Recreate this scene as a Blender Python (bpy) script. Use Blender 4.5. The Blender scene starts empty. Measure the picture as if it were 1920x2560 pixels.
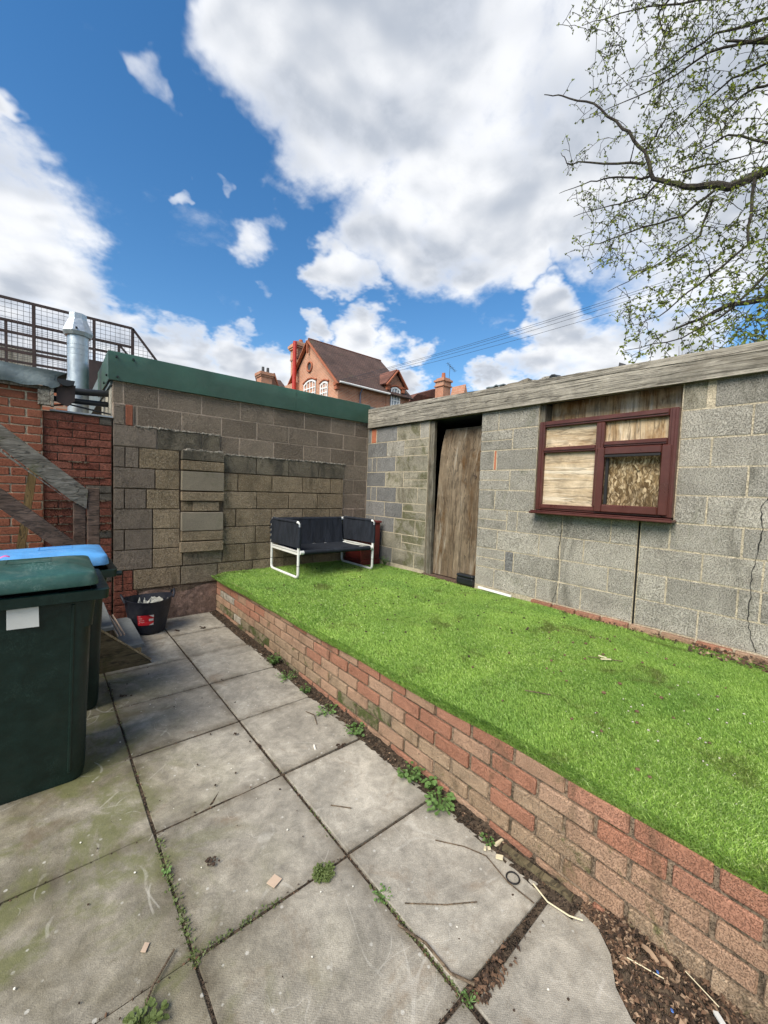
import bpy, math, random
import numpy as np
from mathutils import Vector, Matrix
random.seed(7); rng = np.random.default_rng(7)
SC = bpy.context.scene; COL = SC.collection
R = math.radians

# ------------------------------------------------------------------ camera
cam = bpy.data.cameras.new('camera'); camo = bpy.data.objects.new('camera', cam); COL.objects.link(camo)
YAW, PIT, ROL = .6957, -.0548, .0376
CAM = Vector((-3.8987, -5.1306, 1.5966))
FW = Vector((math.sin(YAW)*math.cos(PIT), math.cos(YAW)*math.cos(PIT), math.sin(PIT)))
r0 = Vector((math.cos(YAW), -math.sin(YAW), 0)); u0 = r0.cross(FW)
RT = math.cos(ROL)*r0 + math.sin(ROL)*u0; UP = -math.sin(ROL)*r0 + math.cos(ROL)*u0
m = Matrix.Identity(4)
for i in range(3):
    m[i][0], m[i][1], m[i][2], m[i][3] = RT[i], UP[i], -FW[i], CAM[i]
camo.matrix_world = m
cam.sensor_fit = 'HORIZONTAL'; cam.sensor_width = 36; cam.lens = 36*1000.75/1920
cam.clip_start = .05; cam.clip_end = 2000
SC.camera = camo

# ------------------------------------------------------------------ node helper
class G:
    def __init__(s, nt): s.nt = nt; nt.nodes.clear()
    def n(s, t, ins=None, **pr):
        nd = s.nt.nodes.new(t)
        for k, v in pr.items(): setattr(nd, k, v)
        for k, v in (ins or {}).items():
            sk = nd.inputs[k]
            if isinstance(v, bpy.types.NodeSocket): s.nt.links.new(v, sk)
            else:
                if sk.type == 'RGBA' and len(v) == 3: v = (*v, 1)
                sk.default_value = v
        return nd
    def math(s, op, a, b=0., c=0., clamp=False):
        return s.n('ShaderNodeMath', {0: a, 1: b, 2: c}, operation=op, use_clamp=clamp).outputs[0]
    def noise(s, vec, scale, detail=4., rough=.55, dist=0.):
        return s.n('ShaderNodeTexNoise', {'Vector': vec, 'Scale': scale, 'Detail': detail, 'Roughness': rough, 'Distortion': dist}).outputs['Fac']
    def vor(s, vec, scale, out='Distance', feature='F1', rnd=1.):
        return s.n('ShaderNodeTexVoronoi', {'Vector': vec, 'Scale': scale, 'Randomness': rnd}, feature=feature).outputs[out]
    def ramp(s, fac, pts, interp='LINEAR'):
        nd = s.n('ShaderNodeValToRGB', {'Fac': fac}); cr = nd.color_ramp; cr.interpolation = interp
        while len(cr.elements) < len(pts): cr.elements.new(.5)
        for e, (p, c) in zip(cr.elements, pts):
            e.position = p; e.color = (c, c, c, 1) if not isinstance(c, (tuple, list)) else (*c, 1)
        return nd.outputs['Color']
    def mr(s, v, a, b, c=0., d=1., smooth=True):
        return s.n('ShaderNodeMapRange', {'Value': v, 'From Min': a, 'From Max': b, 'To Min': c, 'To Max': d}, interpolation_type='SMOOTHSTEP' if smooth else 'LINEAR').outputs[0]
    def mix(s, f, a, b, mode='MIX'):
        nd = s.n('ShaderNodeMix', {}, data_type='RGBA', blend_type=mode)
        for k, v in ((0, f), (6, a), (7, b)):
            sk = nd.inputs[k]
            if isinstance(v, bpy.types.NodeSocket): s.nt.links.new(v, sk)
            else: sk.default_value = v if k == 0 else ((*v, 1) if len(v) == 3 else v)
        return nd.outputs[2]
    def pos(s): return s.n('ShaderNodeNewGeometry').outputs['Position']
    def obj(s): return s.n('ShaderNodeTexCoord').outputs['Object']
    def rand(s): return s.n('ShaderNodeObjectInfo').outputs['Random']
    def map(s, vec, scale=(1, 1, 1), rot=(0, 0, 0), loc=(0, 0, 0)):
        return s.n('ShaderNodeMapping', {'Vector': vec, 'Scale': scale, 'Rotation': rot, 'Location': loc}).outputs[0]
    def sep(s, vec): return s.n('ShaderNodeSeparateXYZ', {'Vector': vec}).outputs
    def bump(s, h, dist=.005, strength=1., nrm=None):
        ins = {'Height': h, 'Distance': dist, 'Strength': strength}
        if nrm is not None: ins['Normal'] = nrm
        return s.n('ShaderNodeBump', ins).outputs[0]
    def out(s, col, rough=.9, nrm=None, metal=0., spec=.3, **kw):
        ins = {'Base Color': col, 'Roughness': rough, 'Metallic': metal, 'Specular IOR Level': spec}
        if nrm is not None: ins['Normal'] = nrm
        ins.update(kw)
        b = s.n('ShaderNodeBsdfPrincipled', ins)
        s.n('ShaderNodeOutputMaterial', {'Surface': b.outputs[0]})
        return b
def M(name):
    mt = bpy.data.materials.new(name); mt.use_nodes = True
    return mt, G(mt.node_tree)

# ------------------------------------------------------------------ sky, sun, exposure
SUN_EL, SUN_AZ = R(46), R(254)          # azimuth clockwise from +Y
world = bpy.data.worlds.new('World'); SC.world = world; world.use_nodes = True
g = G(world.node_tree)
sky = g.n('ShaderNodeTexSky', sky_type='NISHITA', sun_disc=False, sun_elevation=SUN_EL, sun_rotation=SUN_AZ,
          air_density=1.1, dust_density=.1, ozone_density=2.0)
hs = g.n('ShaderNodeHueSaturation', {'Color': sky.outputs[0], 'Saturation': 1.3, 'Value': 1.0})
blue = g.n('ShaderNodeVectorMath', {0: hs.outputs[0]}, operation='SCALE'); blue.inputs['Scale'].default_value = .128
dirv = g.n('ShaderNodeTexCoord').outputs['Generated']
zz = g.math('MAXIMUM', g.sep(dirv)[2], .04)
lay = g.n('ShaderNodeVectorMath', {0: dirv, 1: g.n('ShaderNodeCombineXYZ', {0: g.math('ADD', zz, .35), 1: g.math('ADD', zz, .35), 2: g.math('ADD', zz, .35)}).outputs[0]}, operation='DIVIDE').outputs[0]
warp = g.n('ShaderNodeTexNoise', {'Vector': lay, 'Scale': 3.2, 'Detail': 5., 'Roughness': .6})
wv = g.n('ShaderNodeVectorMath', {0: warp.outputs['Color'], 1: (.5, .5, .5)}, operation='SUBTRACT').outputs[0]
wv = g.n('ShaderNodeVectorMath', {0: wv, 1: (.30, .30, .30)}, operation='MULTIPLY').outputs[0]
dw = g.n('ShaderNodeVectorMath', {0: g.n('ShaderNodeVectorMath', {0: dirv, 1: wv}, operation='ADD').outputs[0]}, operation='NORMALIZE').outputs[0]
def pix(px, py):
    return (FW + RT*((px-960)/1000.75) - UP*((py-1280)/1000.75)).normalized()
def blob(px, py, rad, w=1.):
    c = pix(px, py); ri = math.atan(rad/1000.75*.22); ro = math.atan(rad/1000.75*1.32)
    k = 1/(1+((px-960)**2+(py-1280)**2)/1e6)**.5
    d = g.n('ShaderNodeVectorMath', {0: dw, 1: tuple(c)}, operation='DOT_PRODUCT').outputs['Value']
    return g.mr(d, math.cos(ro*k), math.cos(ri*k), 0., w)
BL = [(1000, 60, 400), (1150, 330, 310), (760, 50, 250), (640, 190, 150), (830, 310, 190), (1000, 520, 180), (1230, 520, 220), (1550, 250, 420), (1800, 60, 500),
      (1480, 480, 190), (880, 690, 75), (1300, 660, 80), (1780, 480, 300), (0, 570, 215), (110, 720, 180), (30, 870, 250), (300, 880, 130), (440, 930, 95), (590, 950, 85), (0, 310, 80),
      (375, 235, 50, .58), (670, 580, 66, .66), (790, 838, 46), (890, 860, 66), (960, 900, 76), (1040, 955, 62), (1240, 960, 62), (1330, 930, 70), (1430, 900, 120), (1380, 790, 78), (1560, 900, 130),
      (1700, 860, 120), (930, 985, 80), (690, 960, 80), (290, 1000, 140), (640, 700, 30, .5), (600, 830, 34, .5), (545, 415, 22, .4), (450, 475, 20, .4)]
mask = None
for b_ in BL:
    v = blob(*b_)
    mask = v if mask is None else g.math('MAXIMUM', mask, v)
vc = g.n('ShaderNodeVectorMath', {0: dirv, 1: tuple(pix(960, 700))}, operation='DOT_PRODUCT').outputs['Value']
outm = g.mr(vc, math.cos(R(62)), math.cos(R(48)), 1., 0.)
rest = g.math('MULTIPLY', g.mr(g.noise(lay, 1.5, 3.), .42, .58), outm)
mask = g.math('MAXIMUM', mask, rest)
fb = g.noise(lay, 4.2, 6., .62, .25)
fb2 = g.noise(lay, 13., 5., .6, .2)
fl0 = g.noise(lay, 3.4, 3., .5, .2); fb3 = g.noise(g.map(lay, loc=(-.05, -.02, .03)), 3.4, 3., .5, .2)
dens = g.math('ADD', mask, g.math('ADD', g.math('MULTIPLY', g.math('SUBTRACT', fb, .5), 1.55), g.math('MULTIPLY', g.math('SUBTRACT', fb2, .5), .55)))
alpha = g.mr(dens, .18, 1.02)
body = g.mr(dens, .75, 1.5)
lit = g.mr(g.math('SUBTRACT', fl0, fb3), -.10, .10)
shade = g.math('MULTIPLY', g.mr(dens, .45, 1.1), g.math('SUBTRACT', 1., lit))
ccol = g.mix(g.math('MULTIPLY', body, .55), (.80, .81, .83), (.40, .435, .49))
ccol = g.mix(g.math('MULTIPLY', shade, .8), ccol, (.33, .375, .45))
csk = g.mix(alpha, blue.outputs[0], ccol)
bg = g.n('ShaderNodeBackground', {'Color': csk, 'Strength': 1.})
g.n('ShaderNodeOutputWorld', {'Surface': bg.outputs[0]})
sd = bpy.data.lights.new('sun', 'SUN'); sd.energy = 4.7; sd.angle = R(42); sd.color = (1, .915, .79)
so = bpy.data.objects.new('sun', sd); COL.objects.link(so)
sv = Vector((math.sin(SUN_AZ)*math.cos(SUN_EL), math.cos(SUN_AZ)*math.cos(SUN_EL), math.sin(SUN_EL)))
so.rotation_euler = sv.to_track_quat('Z', 'Y').to_euler(); so.location = sv*60
SC.render.engine = 'CYCLES'
vs = SC.view_settings; vs.view_transform = 'Standard'; vs.look = 'None'; vs.gamma = 1; vs.use_curve_mapping = False
vs.exposure = .4
SC.cycles.max_bounces = 5; SC.cycles.diffuse_bounces = 3; SC.cycles.glossy_bounces = 2; SC.cycles.transmission_bounces = 2; SC.cycles.caustics_reflective = False; SC.cycles.caustics_refractive = False; SC.cycles.use_adaptive_sampling = True; SC.cycles.adaptive_threshold = .02; world.cycles.sampling_method = 'MANUAL'; world.cycles.sample_map_resolution = 512
try: SC.cycles.use_denoising = True
except Exception: pass

# ------------------------------------------------------------------ materials
MT = {}
def stone(name, c1, c2, speck=None, spk=.5, grain=140., blotch=5., bl=(.72, 1.18), pits=.0, bd=.006, rough=.92, moss=None, mossc=(.06, .085, .02), stain=None, stainc=(.03, .03, .027), zmoss=None, face=None):
    """rough mineral surface: tint per piece, blotches, grain, light specks, pits, moss, stains"""
    mt, g = M(name); p = g.pos(); rd = g.rand()
    col = g.mix(rd, c1, c2)
    b1 = g.noise(p, blotch, 5., .6, .4)
    col = g.mix(1., col, g.ramp(b1, [(.25, bl[0]), (.75, bl[1])]), 'MULTIPLY')
    gr = g.noise(p, grain, 3., .7)
    col = g.mix(1., col, g.ramp(gr, [(.28, .62), (.72, 1.32)]), 'MULTIPLY')
    h = gr
    if speck:
        vo = g.vor(p, grain*.55, 'Color'); sv_ = g.sep(vo)[0]
        sp = g.math('MULTIPLY', g.mr(sv_, .82-.1*spk, .95), spk)
        col = g.mix(sp, col, speck)
    if pits:
        pn = g.noise(p, grain*.55, 3., .75, 0.)
        pf = g.mr(pn, .38, .49, 1., 0.)
        col = g.mix(g.math('MULTIPLY', pf, pits), col, g.mix(.72, col, (.02, .02, .018)))
        h = g.math('SUBTRACT', g.math('MULTIPLY', gr, .5), g.math('MULTIPLY', pf, 1.3))
    if stain:
        sn = g.noise(g.map(p, (1, 1, .45)), stain[0], 7., .65, .8)
        col = g.mix(g.mr(sn, stain[1], stain[1]+.16, 0., stain[2]), col, stainc)
    if moss:
        mn = g.noise(p, moss[0], 8., .68, .6)
        f = g.mr(mn, moss[1], moss[1]+.13, 0., moss[2])
        if zmoss: f = g.math('MULTIPLY', f, g.mr(g.sep(p)[2], zmoss[0], zmoss[1]))
        col = g.mix(f, col, g.mix(g.noise(p, 60., 3.), tuple(x*.55 for x in mossc), tuple(x*1.5 for x in mossc)))
    b2 = g.noise(p, grain*.18, 4., .6)
    nrm = g.bump(h, bd); nrm = g.bump(b2, bd*2.2, .6, nrm)
    g.out(col, rough, nrm, spec=.2)
    MT[name] = mt; return mt
stone('block_blue', (.185, .187, .183), (.25, .25, .24), (.5, .5, .48), .2, 260, 6, (.75, 1.15), .5, moss=(5., .60, .45))
stone('block_grey', (.325, .312, .27), (.495, .468, .40), (.72, .69, .62), .15, 230, 3.5, (.70, 1.18), .36, bd=.009, stain=(2.0, .51, .62), stainc=(.125, .12, .095), moss=(2.4, .57, .38))
stone('block_mossy', (.31, .29, .225), (.40, .37, .285), (.55, .55, .5), .2, 240, 5, (.66, 1.15), .5, moss=(3.2, .47, .66), mossc=(.085, .090, .028), stain=(4., .52, .6), stainc=(.07, .062, .035))
stone('block_brown', (.205, .165, .126), (.285, .232, .178), (.55, .5, .42), .22, 270, 4, (.74, 1.18), .4, stain=(3., .60, .45), stainc=(.085, .072, .06))
stone('block_tan', (.265, .205, .13), (.34, .268, .178), (.6, .55, .45), .25, 230, 5, (.66, 1.18), .6, stain=(4., .52, .5), stainc=(.085, .066, .042))
stone('block_dark', (.16, .14, .104), (.21, .182, .134), (.4, .38, .33), .2, 230, 5, (.6, 1.2), .6, stain=(5., .46, .6), stainc=(.045, .043, .036))
stone('block_purple', (.205, .168, .132), (.26, .215, .17), (.4, .38, .35), .15, 260, 5, (.72, 1.18), .55, stain=(4., .58, .5), stainc=(.06, .053, .048))
stone('block_smooth', (.235, .205, .155), (.26, .23, .178), None, 0, 320, 5, (.82, 1.12), .1, bd=.002, moss=(6., .58, .3))
stone('render_old', (.25, .21, .15), (.28, .235, .165), None, 0, 180, 6, (.7, 1.15), .35, stain=(4., .52, .5), stainc=(.11, .085, .055))
stone('render_pink', (.25, .165, .13), (.29, .20, .16), None, 0, 180, 7, (.55, 1.35), .35, stain=(5., .52, .5), stainc=(.1, .08, .065))
stone('mortar_pale', (.56, .49, .36), (.56, .49, .36), None, 0, 200, 8, (.75, 1.15), .15)
stone('mortar_pink', (.50, .40, .32), (.50, .40, .32), None, 0, 200, 8, (.75, 1.15), .15)
stone('mortar_old', (.21, .155, .11), (.21, .155, .11), None, 0, 160, 8, (.5, 1.2), .3)
stone('mortar_brick', (.25, .19, .135), (.25, .19, .135), None, 0, 160, 6, (.55, 1.3), .3, stain=(5., .5, .6), stainc=(.05, .045, .03), moss=(7., .58, .7))
stone('mortar_rubble', (.33, .30, .25), (.36, .33, .28), None, 0, 60, 15, (.5, 1.3), .7)
stone('brick_red', (.35, .165, .105), (.41, .21, .14), (.5, .36, .28), .12, 380, 7, (.74, 1.18), .2, bd=.003, stain=(6., .54, .6), stainc=(.15, .095, .06))
stone('brick_pale', (.375, .235, .155), (.43, .285, .195), (.5, .4, .3), .15, 380, 9, (.78, 1.18), .25, bd=.003, stain=(6., .52, .6), stainc=(.15, .11, .068), moss=(6., .58, .55))
stone('brick_tan', (.34, .24, .155), (.39, .285, .195), (.5, .45, .35), .2, 360, 10, (.65, 1.25), .3, bd=.003, stain=(9., .55, .6), stainc=(.09, .07, .045), moss=(8., .56, .8))
stone('brick_mossy', (.19, .15, .095), (.26, .215, .14), (.5, .45, .35), .2, 360, 9, (.65, 1.3), .3, bd=.003, stain=(9., .5, .6), stainc=(.06, .05, .03), moss=(7., .46, .85))
stone('brick_white', (.42, .39, .33), (.5, .46, .38), None, 0, 360, 16, (.5, 1.2), .3, bd=.003, stain=(14., .5, .8), stainc=(.17, .13, .08))
stone('brick_new', (.30, .105, .062), (.34, .13, .078), None, 0, 300, 9, (.8, 1.2), .2, bd=.004)
stone('brick_rough', (.235, .075, .05), (.30, .115, .08), (.4, .28, .22), .1, 260, 9, (.6, 1.25), .35, bd=.006, stain=(8., .6, .5), stainc=(.05, .035, .03))
stone('brick_grey', (.13, .115, .095), (.16, .14, .115), None, 0, 260, 9, (.6, 1.25), .35, bd=.005)
stone('soil', (.075, .055, .038), (.075, .055, .038), (.2, .15, .1), .25, 90, 14, (.45, 1.5), .6, bd=.02)
stone('wall_whitewash', (.48, .46, .39), (.5, .48, .4), None, 0, 140, 7, (.7, 1.1), .2, stain=(6., .5, .7), stainc=(.17, .16, .12))
stone('far_ground', (.10, .10, .075), (.10, .10, .075), None, 0, 3, .5, (.7, 1.2), 0)

# paving slabs: dimpled concrete, lichen dots, moss, scratches
mt, g = M('slab'); p = g.pos(); rd = g.rand()
col = g.mix(rd, (.315, .290, .240), (.395, .368, .308))
col = g.mix(1., col, g.ramp(g.noise(p, 2.6, 7., .66, .6), [(.28, .56), (.72, 1.25)]), 'MULTIPLY')
col = g.mix(1., col, g.ramp(g.noise(g.map(p, (1, 1, 1), (0, 0, .7)), 16., 6., .75, .5), [(.3, .68), (.7, 1.25)]), 'MULTIPLY')
gr = g.noise(p, 260., 2., .6)
col = g.mix(1., col, g.ramp(gr, [(.3, .78), (.7, 1.2)]), 'MULTIPLY')
br = g.noise(p, 3.1, 6., .7, 1.)
col = g.mix(g.mr(br, .55, .72, 0., .6), col, (.20, .15, .10))
sx = g.sep(p)
oc = g.sep(g.obj()); ed = g.math('MAXIMUM', g.math('ABSOLUTE', oc[0]), g.math('ABSOLUTE', oc[1]))
ef = g.math('MULTIPLY', g.mr(ed, .235, .312), g.mr(g.noise(p, 6., 7., .7, .5), .36, .62, .12, .85))
col = g.mix(g.math('MULTIPLY', ef, .75), col, (.10, .08, .052))
col = g.mix(g.mr(g.noise(p, 9., 8., .75, .8), .58, .70, 0., .42), col, (.17, .145, .105))
left = g.mr(sx[0], -2.95, -3.75)
col = g.mix(g.math('MULTIPLY', left, g.mr(g.noise(p, 1.6, 5., .6, .6), .35, .62, .3, .95)), col, g.mix(1., col, (.44, .42, .34), 'MULTIPLY'))
mo = g.math('MULTIPLY', g.mr(g.noise(p, 2.3, 8., .7, .5), .455, .60), left)
col = g.mix(g.math('MULTIPLY', mo, .75), col, g.mix(g.noise(p, 50., 3.), (.075, .085, .025), (.15, .155, .06)))
vd = g.vor(p, 26., 'Distance'); vcx = g.sep(g.vor(p, 26., 'Color'))[0]
li = g.math('MULTIPLY', g.mr(vd, .20, .12), g.mr(vcx, .72, .78))
li = g.math('MULTIPLY', li, g.mr(g.noise(p, 3.2, 3.), .42, .56))
col = g.mix(g.math('MULTIPLY', li, .6), col, (.52, .51, .46))
for sc_, rz, th in ((1.1, .5, .006), (.8, 2.1, .004), (1.4, 1.2, .004)):
    wn = g.noise(g.map(p, (sc_, sc_, 0), (0, 0, rz)), 1.3, 2., .4, 1.2)
    ln = g.math('ABSOLUTE', g.math('SUBTRACT', wn, .5))
    sf = g.math('MULTIPLY', g.mr(ln, th, th*.3), g.mr(g.noise(p, 4.5, 4.), .53, .6))
    col = g.mix(g.math('MULTIPLY', sf, .26), col, (.55, .53, .47))
dk = g.noise(p, 90., 3., .5); col = g.mix(g.mr(dk, .70, .76, 0., .55), col, (.06, .05, .035))
wl = g.n('ShaderNodeMapping', {'Vector': p, 'Rotation': (0, 0, R(45)), 'Scale': (1, 1, 0)}).outputs[0]
dm = g.vor(wl, 170., 'Distance', rnd=.08)
dimf = g.mr(sx[1], -3.2, -4.2)
hh = g.math('ADD', g.math('MULTIPLY', g.math('MULTIPLY', dm, dimf), .25), g.math('MULTIPLY', gr, .6))
col = g.mix(g.math('MULTIPLY', g.math('MULTIPLY', g.mr(dm, .2, .6), dimf), .10), col, (.18, .17, .15))
nrm = g.bump(hh, .003); nrm = g.bump(g.noise(p, 30., 5., .6), .006, .5, nrm)
g.out(col, g.ramp(g.noise(p, 5., 4.), [(.3, .72), (.7, .92)]), nrm, spec=.3); MT['slab'] = mt

def wood(name, c1, c2, axis, scale=14., dark=(.03, .025, .02), stainc=(.09, .05, .02), stain=.5, green=0., stretch=.06, rough=.85, contrast=1., bd=.003, white=None, hair=.6):
    """grain running along the given world axis"""
    mt, g = M(name); p = g.pos(); sc = [1., 1., 1.]; sc[axis] = stretch
    q = g.map(p, tuple(sc)); rd = g.rand()
    off = g.n('ShaderNodeVectorMath', {0: q, 1: g.n('ShaderNodeCombineXYZ', {0: g.math('MULTIPLY', rd, 7.), 1: g.math('MULTIPLY', rd, 5.), 2: g.math('MULTIPLY', rd, 3.)}).outputs[0]}, operation='ADD').outputs[0]
    wn = g.noise(off, scale, 8., .66, hair)
    col = g.mix(g.mr(wn, .3, .7), c1, c2)
    fine = g.noise(off, scale*7, 4., .75, hair*.3)
    col = g.mix(1., col, g.ramp(fine, [(.3, 1-.42*contrast), (.7, 1+.28*contrast)]), 'MULTIPLY')
    ln = g.noise(off, scale*1.6, 3., .5, hair*1.4)
    col = g.mix(1., col, g.ramp(g.noise(p, 6.5, 7., .72, .5), [(.3, .62), (.7, 1.22)]), 'MULTIPLY')
    cr = g.mr(g.math('ABSOLUTE', g.math('SUBTRACT', ln, .5)), .03, .006)
    col = g.mix(g.math('MULTIPLY', cr, .6*contrast), col, dark)
    sn = g.noise(g.map(p, tuple(.5 if i == axis else 1. for i in range(3))), 3., 7., .7, .8)
    col = g.mix(g.mr(sn, .52, .68, 0., stain), col, stainc)
    if white: col = g.mix(g.mr(g.noise(off, scale*.6, 8., .7, 1.), .52, .66, 0., .8), col, white)
    if green: col = g.mix(g.mr(g.noise(p, 7., 7., .7, .5), .5, .64, 0., green), col, (.075, .08, .03))
    nrm = g.bump(g.math('SUBTRACT', fine, g.math('MULTIPLY', cr, .8)), bd)
    g.out(col, rough, nrm, spec=.2); MT[name] = mt
wood('timber_beam', (.20, .185, .152), (.39, .36, .30), 1, 16., stainc=(.12, .105, .08), stain=.55, stretch=.03, hair=.9, contrast=1.2)
wood('timber_post', (.10, .09, .07), (.19, .175, .14), 2, 18., stain=.4, green=.25)
wood('timber_rail', (.115, .105, .085), (.245, .225, .19), 0, 12., stain=.5, green=.5, stretch=.2, stainc=(.05, .045, .035))
wood('timber_brown', (.085, .055, .04), (.15, .10, .075), 0, 12., stain=.4, stretch=.2, stainc=(.045, .035, .03))
wood('timber_yellow', (.14, .09, .035), (.20, .135, .06), 2, 14., stain=.4, stainc=(.07, .05, .02), stretch=.12)
wood('ply_door', (.105, .072, .043), (.215, .17, .118), 2, 8., stainc=(.085, .044, .015), stain=.9, stretch=.10, white=(.345, .31, .25), contrast=.9, hair=.6)
wood('ply_window', (.44, .33, .20), (.60, .50, .36), 1, 9., stainc=(.24, .135, .05), stain=.6, stretch=.10, white=(.66, .60, .48), contrast=.6, hair=.35)
wood('ply_vertical', (.36, .24, .12), (.60, .49, .34), 2, 9., stainc=(.20, .095, .03), stain=.8, stretch=.10, white=(.68, .62, .51), contrast=.7, hair=.5)
wood('ply_stringer', (.10, .08, .045), (.165, .135, .08), 0, 12., stain=.5, green=.4, stretch=.15, stainc=(.06, .05, .025))
wood('wood_pale', (.40, .31, .17), (.55, .45, .28), 1, 20., stain=.2, stretch=.15)
wood('stick_brown', (.11, .08, .055), (.2, .15, .1), 1, 30., stain=.2, stretch=.3)

mt, g = M('chipboard'); p = g.pos()
pp = g.n('ShaderNodeVectorMath', {0: p, 1: g.n('ShaderNodeVectorMath', {0: g.n('ShaderNodeTexNoise', {'Vector': p, 'Scale': 9., 'Detail': 2.}).outputs['Color'], 1: (.12, .12, .12)}, operation='MULTIPLY').outputs[0]}, operation='ADD').outputs[0]
col = None; hs_ = None
for i, (rx, sc_) in enumerate(((.3, 62.), (1.25, 74.), (2.2, 58.))):
    q = g.map(pp, (1, 1, .28), (rx, 0, 0)); v = g.n('ShaderNodeTexVoronoi', {'Vector': q, 'Scale': sc_}); cx = g.sep(v.outputs['Color'])
    c = g.ramp(cx[0], [(.1, (.13, .085, .04)), (.5, (.36, .26, .14)), (.9, (.58, .46, .29))])
    edge = g.mr(v.outputs['Distance'], .35, .75)
    c = g.mix(g.math('MULTIPLY', edge, .6), c, (.07, .045, .025))
    if col is None: col, hs_ = c, cx[0]
    else:
        f = g.mr(cx[1], .45, .55); col = g.mix(f, col, c); hs_ = g.math('ADD', hs_, g.math('MULTIPLY', f, cx[0]))
col = g.mix(g.mr(g.noise(p, 3., 4.), .42, .62, 0., .75), col, g.mix(.6, col, (.05, .035, .02)))
g.out(col, .9, g.bump(hs_, .006), spec=.1); MT['chipboard'] = mt

def plain(name, c, rough=.5, metal=0., spec=.4, var=.15, scratch=.0, scol=(.3, .3, .3), bd=.0, sc=30., dirt=0., dirtc=(.12, .11, .09)):
    mt, g = M(name); p = g.pos()
    n1 = g.noise(p, sc*.2, 6., .65, .4)
    col = g.mix(1., c, g.ramp(n1, [(.3, 1-var), (.7, 1+var)]), 'MULTIPLY')
    if scratch:
        w = g.noise(g.map(p, (3, .6, 2)), 12., 5., .7, 1.5)
        sf = g.mr(g.math('ABSOLUTE', g.math('SUBTRACT', w, .5)), .012, .003)
        sf = g.math('MULTIPLY', sf, g.mr(g.noise(p, 6., 4.), .52, .6))
        col = g.mix(g.math('MULTIPLY', sf, scratch), col, scol)
    if dirt: col = g.mix(g.mr(g.noise(p, 5., 8., .7, .4), .45, .7, 0., dirt), col, dirtc)
    rr = g.ramp(n1, [(.3, max(.03, rough-.08)), (.7, min(1, rough+.1))])
    nrm = g.bump(g.noise(p, sc, 4.), bd) if bd else None
    g.out(col, rr, nrm, metal, spec); MT[name] = mt
plain('bin_green', (.0035, .016, .0125), .40, var=.3, scratch=.3, scol=(.07, .12, .1), bd=.0012, sc=60, dirt=.25, dirtc=(.022, .034, .026))
plain('bin_lid_green', (.024, .074, .062), .36, var=.25, scratch=.5, scol=(.3, .38, .35), bd=.002, sc=40, dirt=.5, dirtc=(.12, .16, .13))
plain('bin_blue', (.085, .29, .60), .38, var=.15, scratch=.4, scol=(.4, .5, .7), bd=.002, sc=40, dirt=.2, dirtc=(.2, .27, .4))
plain('black_rubber', (.012, .012, .013), .7)
plain('tub_black', (.010, .012, .020), .42, var=.3, scratch=.4, scol=(.12, .12, .14), bd=.002, dirt=.25, dirtc=(.10, .105, .11))
plain('label_white', (.62, .63, .60), .5, var=.08, dirt=.2, dirtc=(.4, .4, .36))
plain('label_red', (.50, .02, .03), .4, var=.1)
plain('label_dark_red', (.26, .01, .02), .4, var=.1)
plain('plaster', (.42, .43, .39), .95, var=.3, bd=.02, sc=60)
plain('pvc_brown', (.072, .020, .014), .33, var=.2, spec=.5, scratch=.25, scol=(.2, .12, .1), dirt=.15, dirtc=(.1, .06, .05))
plain('fascia_green', (.026, .075, .052), .36, var=.2, spec=.5, scratch=.2, scol=(.12, .2, .16), bd=.006, sc=8, dirt=.4, dirtc=(.05, .092, .068))
plain('felt_grey', (.125, .16, .17), .8, var=.25, bd=.006, sc=30, dirt=.3, dirtc=(.18, .2, .2))
plain('galvanised', (.42, .47, .50), .42, metal=.75, var=.22, bd=.001, sc=80, dirt=.35, dirtc=(.35, .36, .37))
plain('lead_sheet', (.28, .31, .34), .5, metal=.3, var=.2, bd=.003, sc=30)
plain('black_pipe', (.016, .018, .02), .4, var=.2)
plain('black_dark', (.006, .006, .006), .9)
plain('rust_steel', (.045, .03, .028), .7, var=.4)
plain('mesh_steel', (.05, .052, .055), .6, var=.3)
plain('white_metal', (.68, .69, .66), .35, var=.06, dirt=.25, dirtc=(.45, .42, .36))
plain('maroon', (.115, .016, .014), .5, var=.25, dirt=.3, dirtc=(.05, .015, .012))
plain('black_box', (.012, .014, .016), .4, var=.2)
plain('tread_grey', (.16, .175, .175), .85, var=.2, bd=.003, sc=180, dirt=.25, dirtc=(.1, .1, .095))
plain('white_trim', (.74, .75, .74), .5, var=.05)
plain('glass_pane', (.30, .34, .38), .08, spec=.9, var=.25)
plain('red_pipe', (.42, .035, .022), .45, var=.12)
plain('lead_pipe', (.12, .13, .18), .5)
plain('wire_black', (.035, .045, .06), .6)
plain('pink_plastic', (.65, .12, .35), .5)
plain('cream_wood', (.60, .53, .36), .8, var=.15)
plain('slate_dark', (.05, .052, .055), .7, var=.3, bd=.004)
plain('pebble', (.42, .39, .33), .8, var=.3)
plain('leaf_litter', (.13, .08, .045), .9, var=.4)
plain('card_pink', (.50, .38, .28), .9, var=.15)
plain('paper_white', (.70, .68, .6), .8, var=.1)
plain('mulch_dark', (.045, .028, .018), .9, var=.4)
plain('mulch_mid', (.12, .07, .042), .9, var=.4)
plain('mulch_pale', (.27, .185, .12), .9, var=.3)
plain('blue_plastic', (.08, .18, .5), .4)

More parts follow.
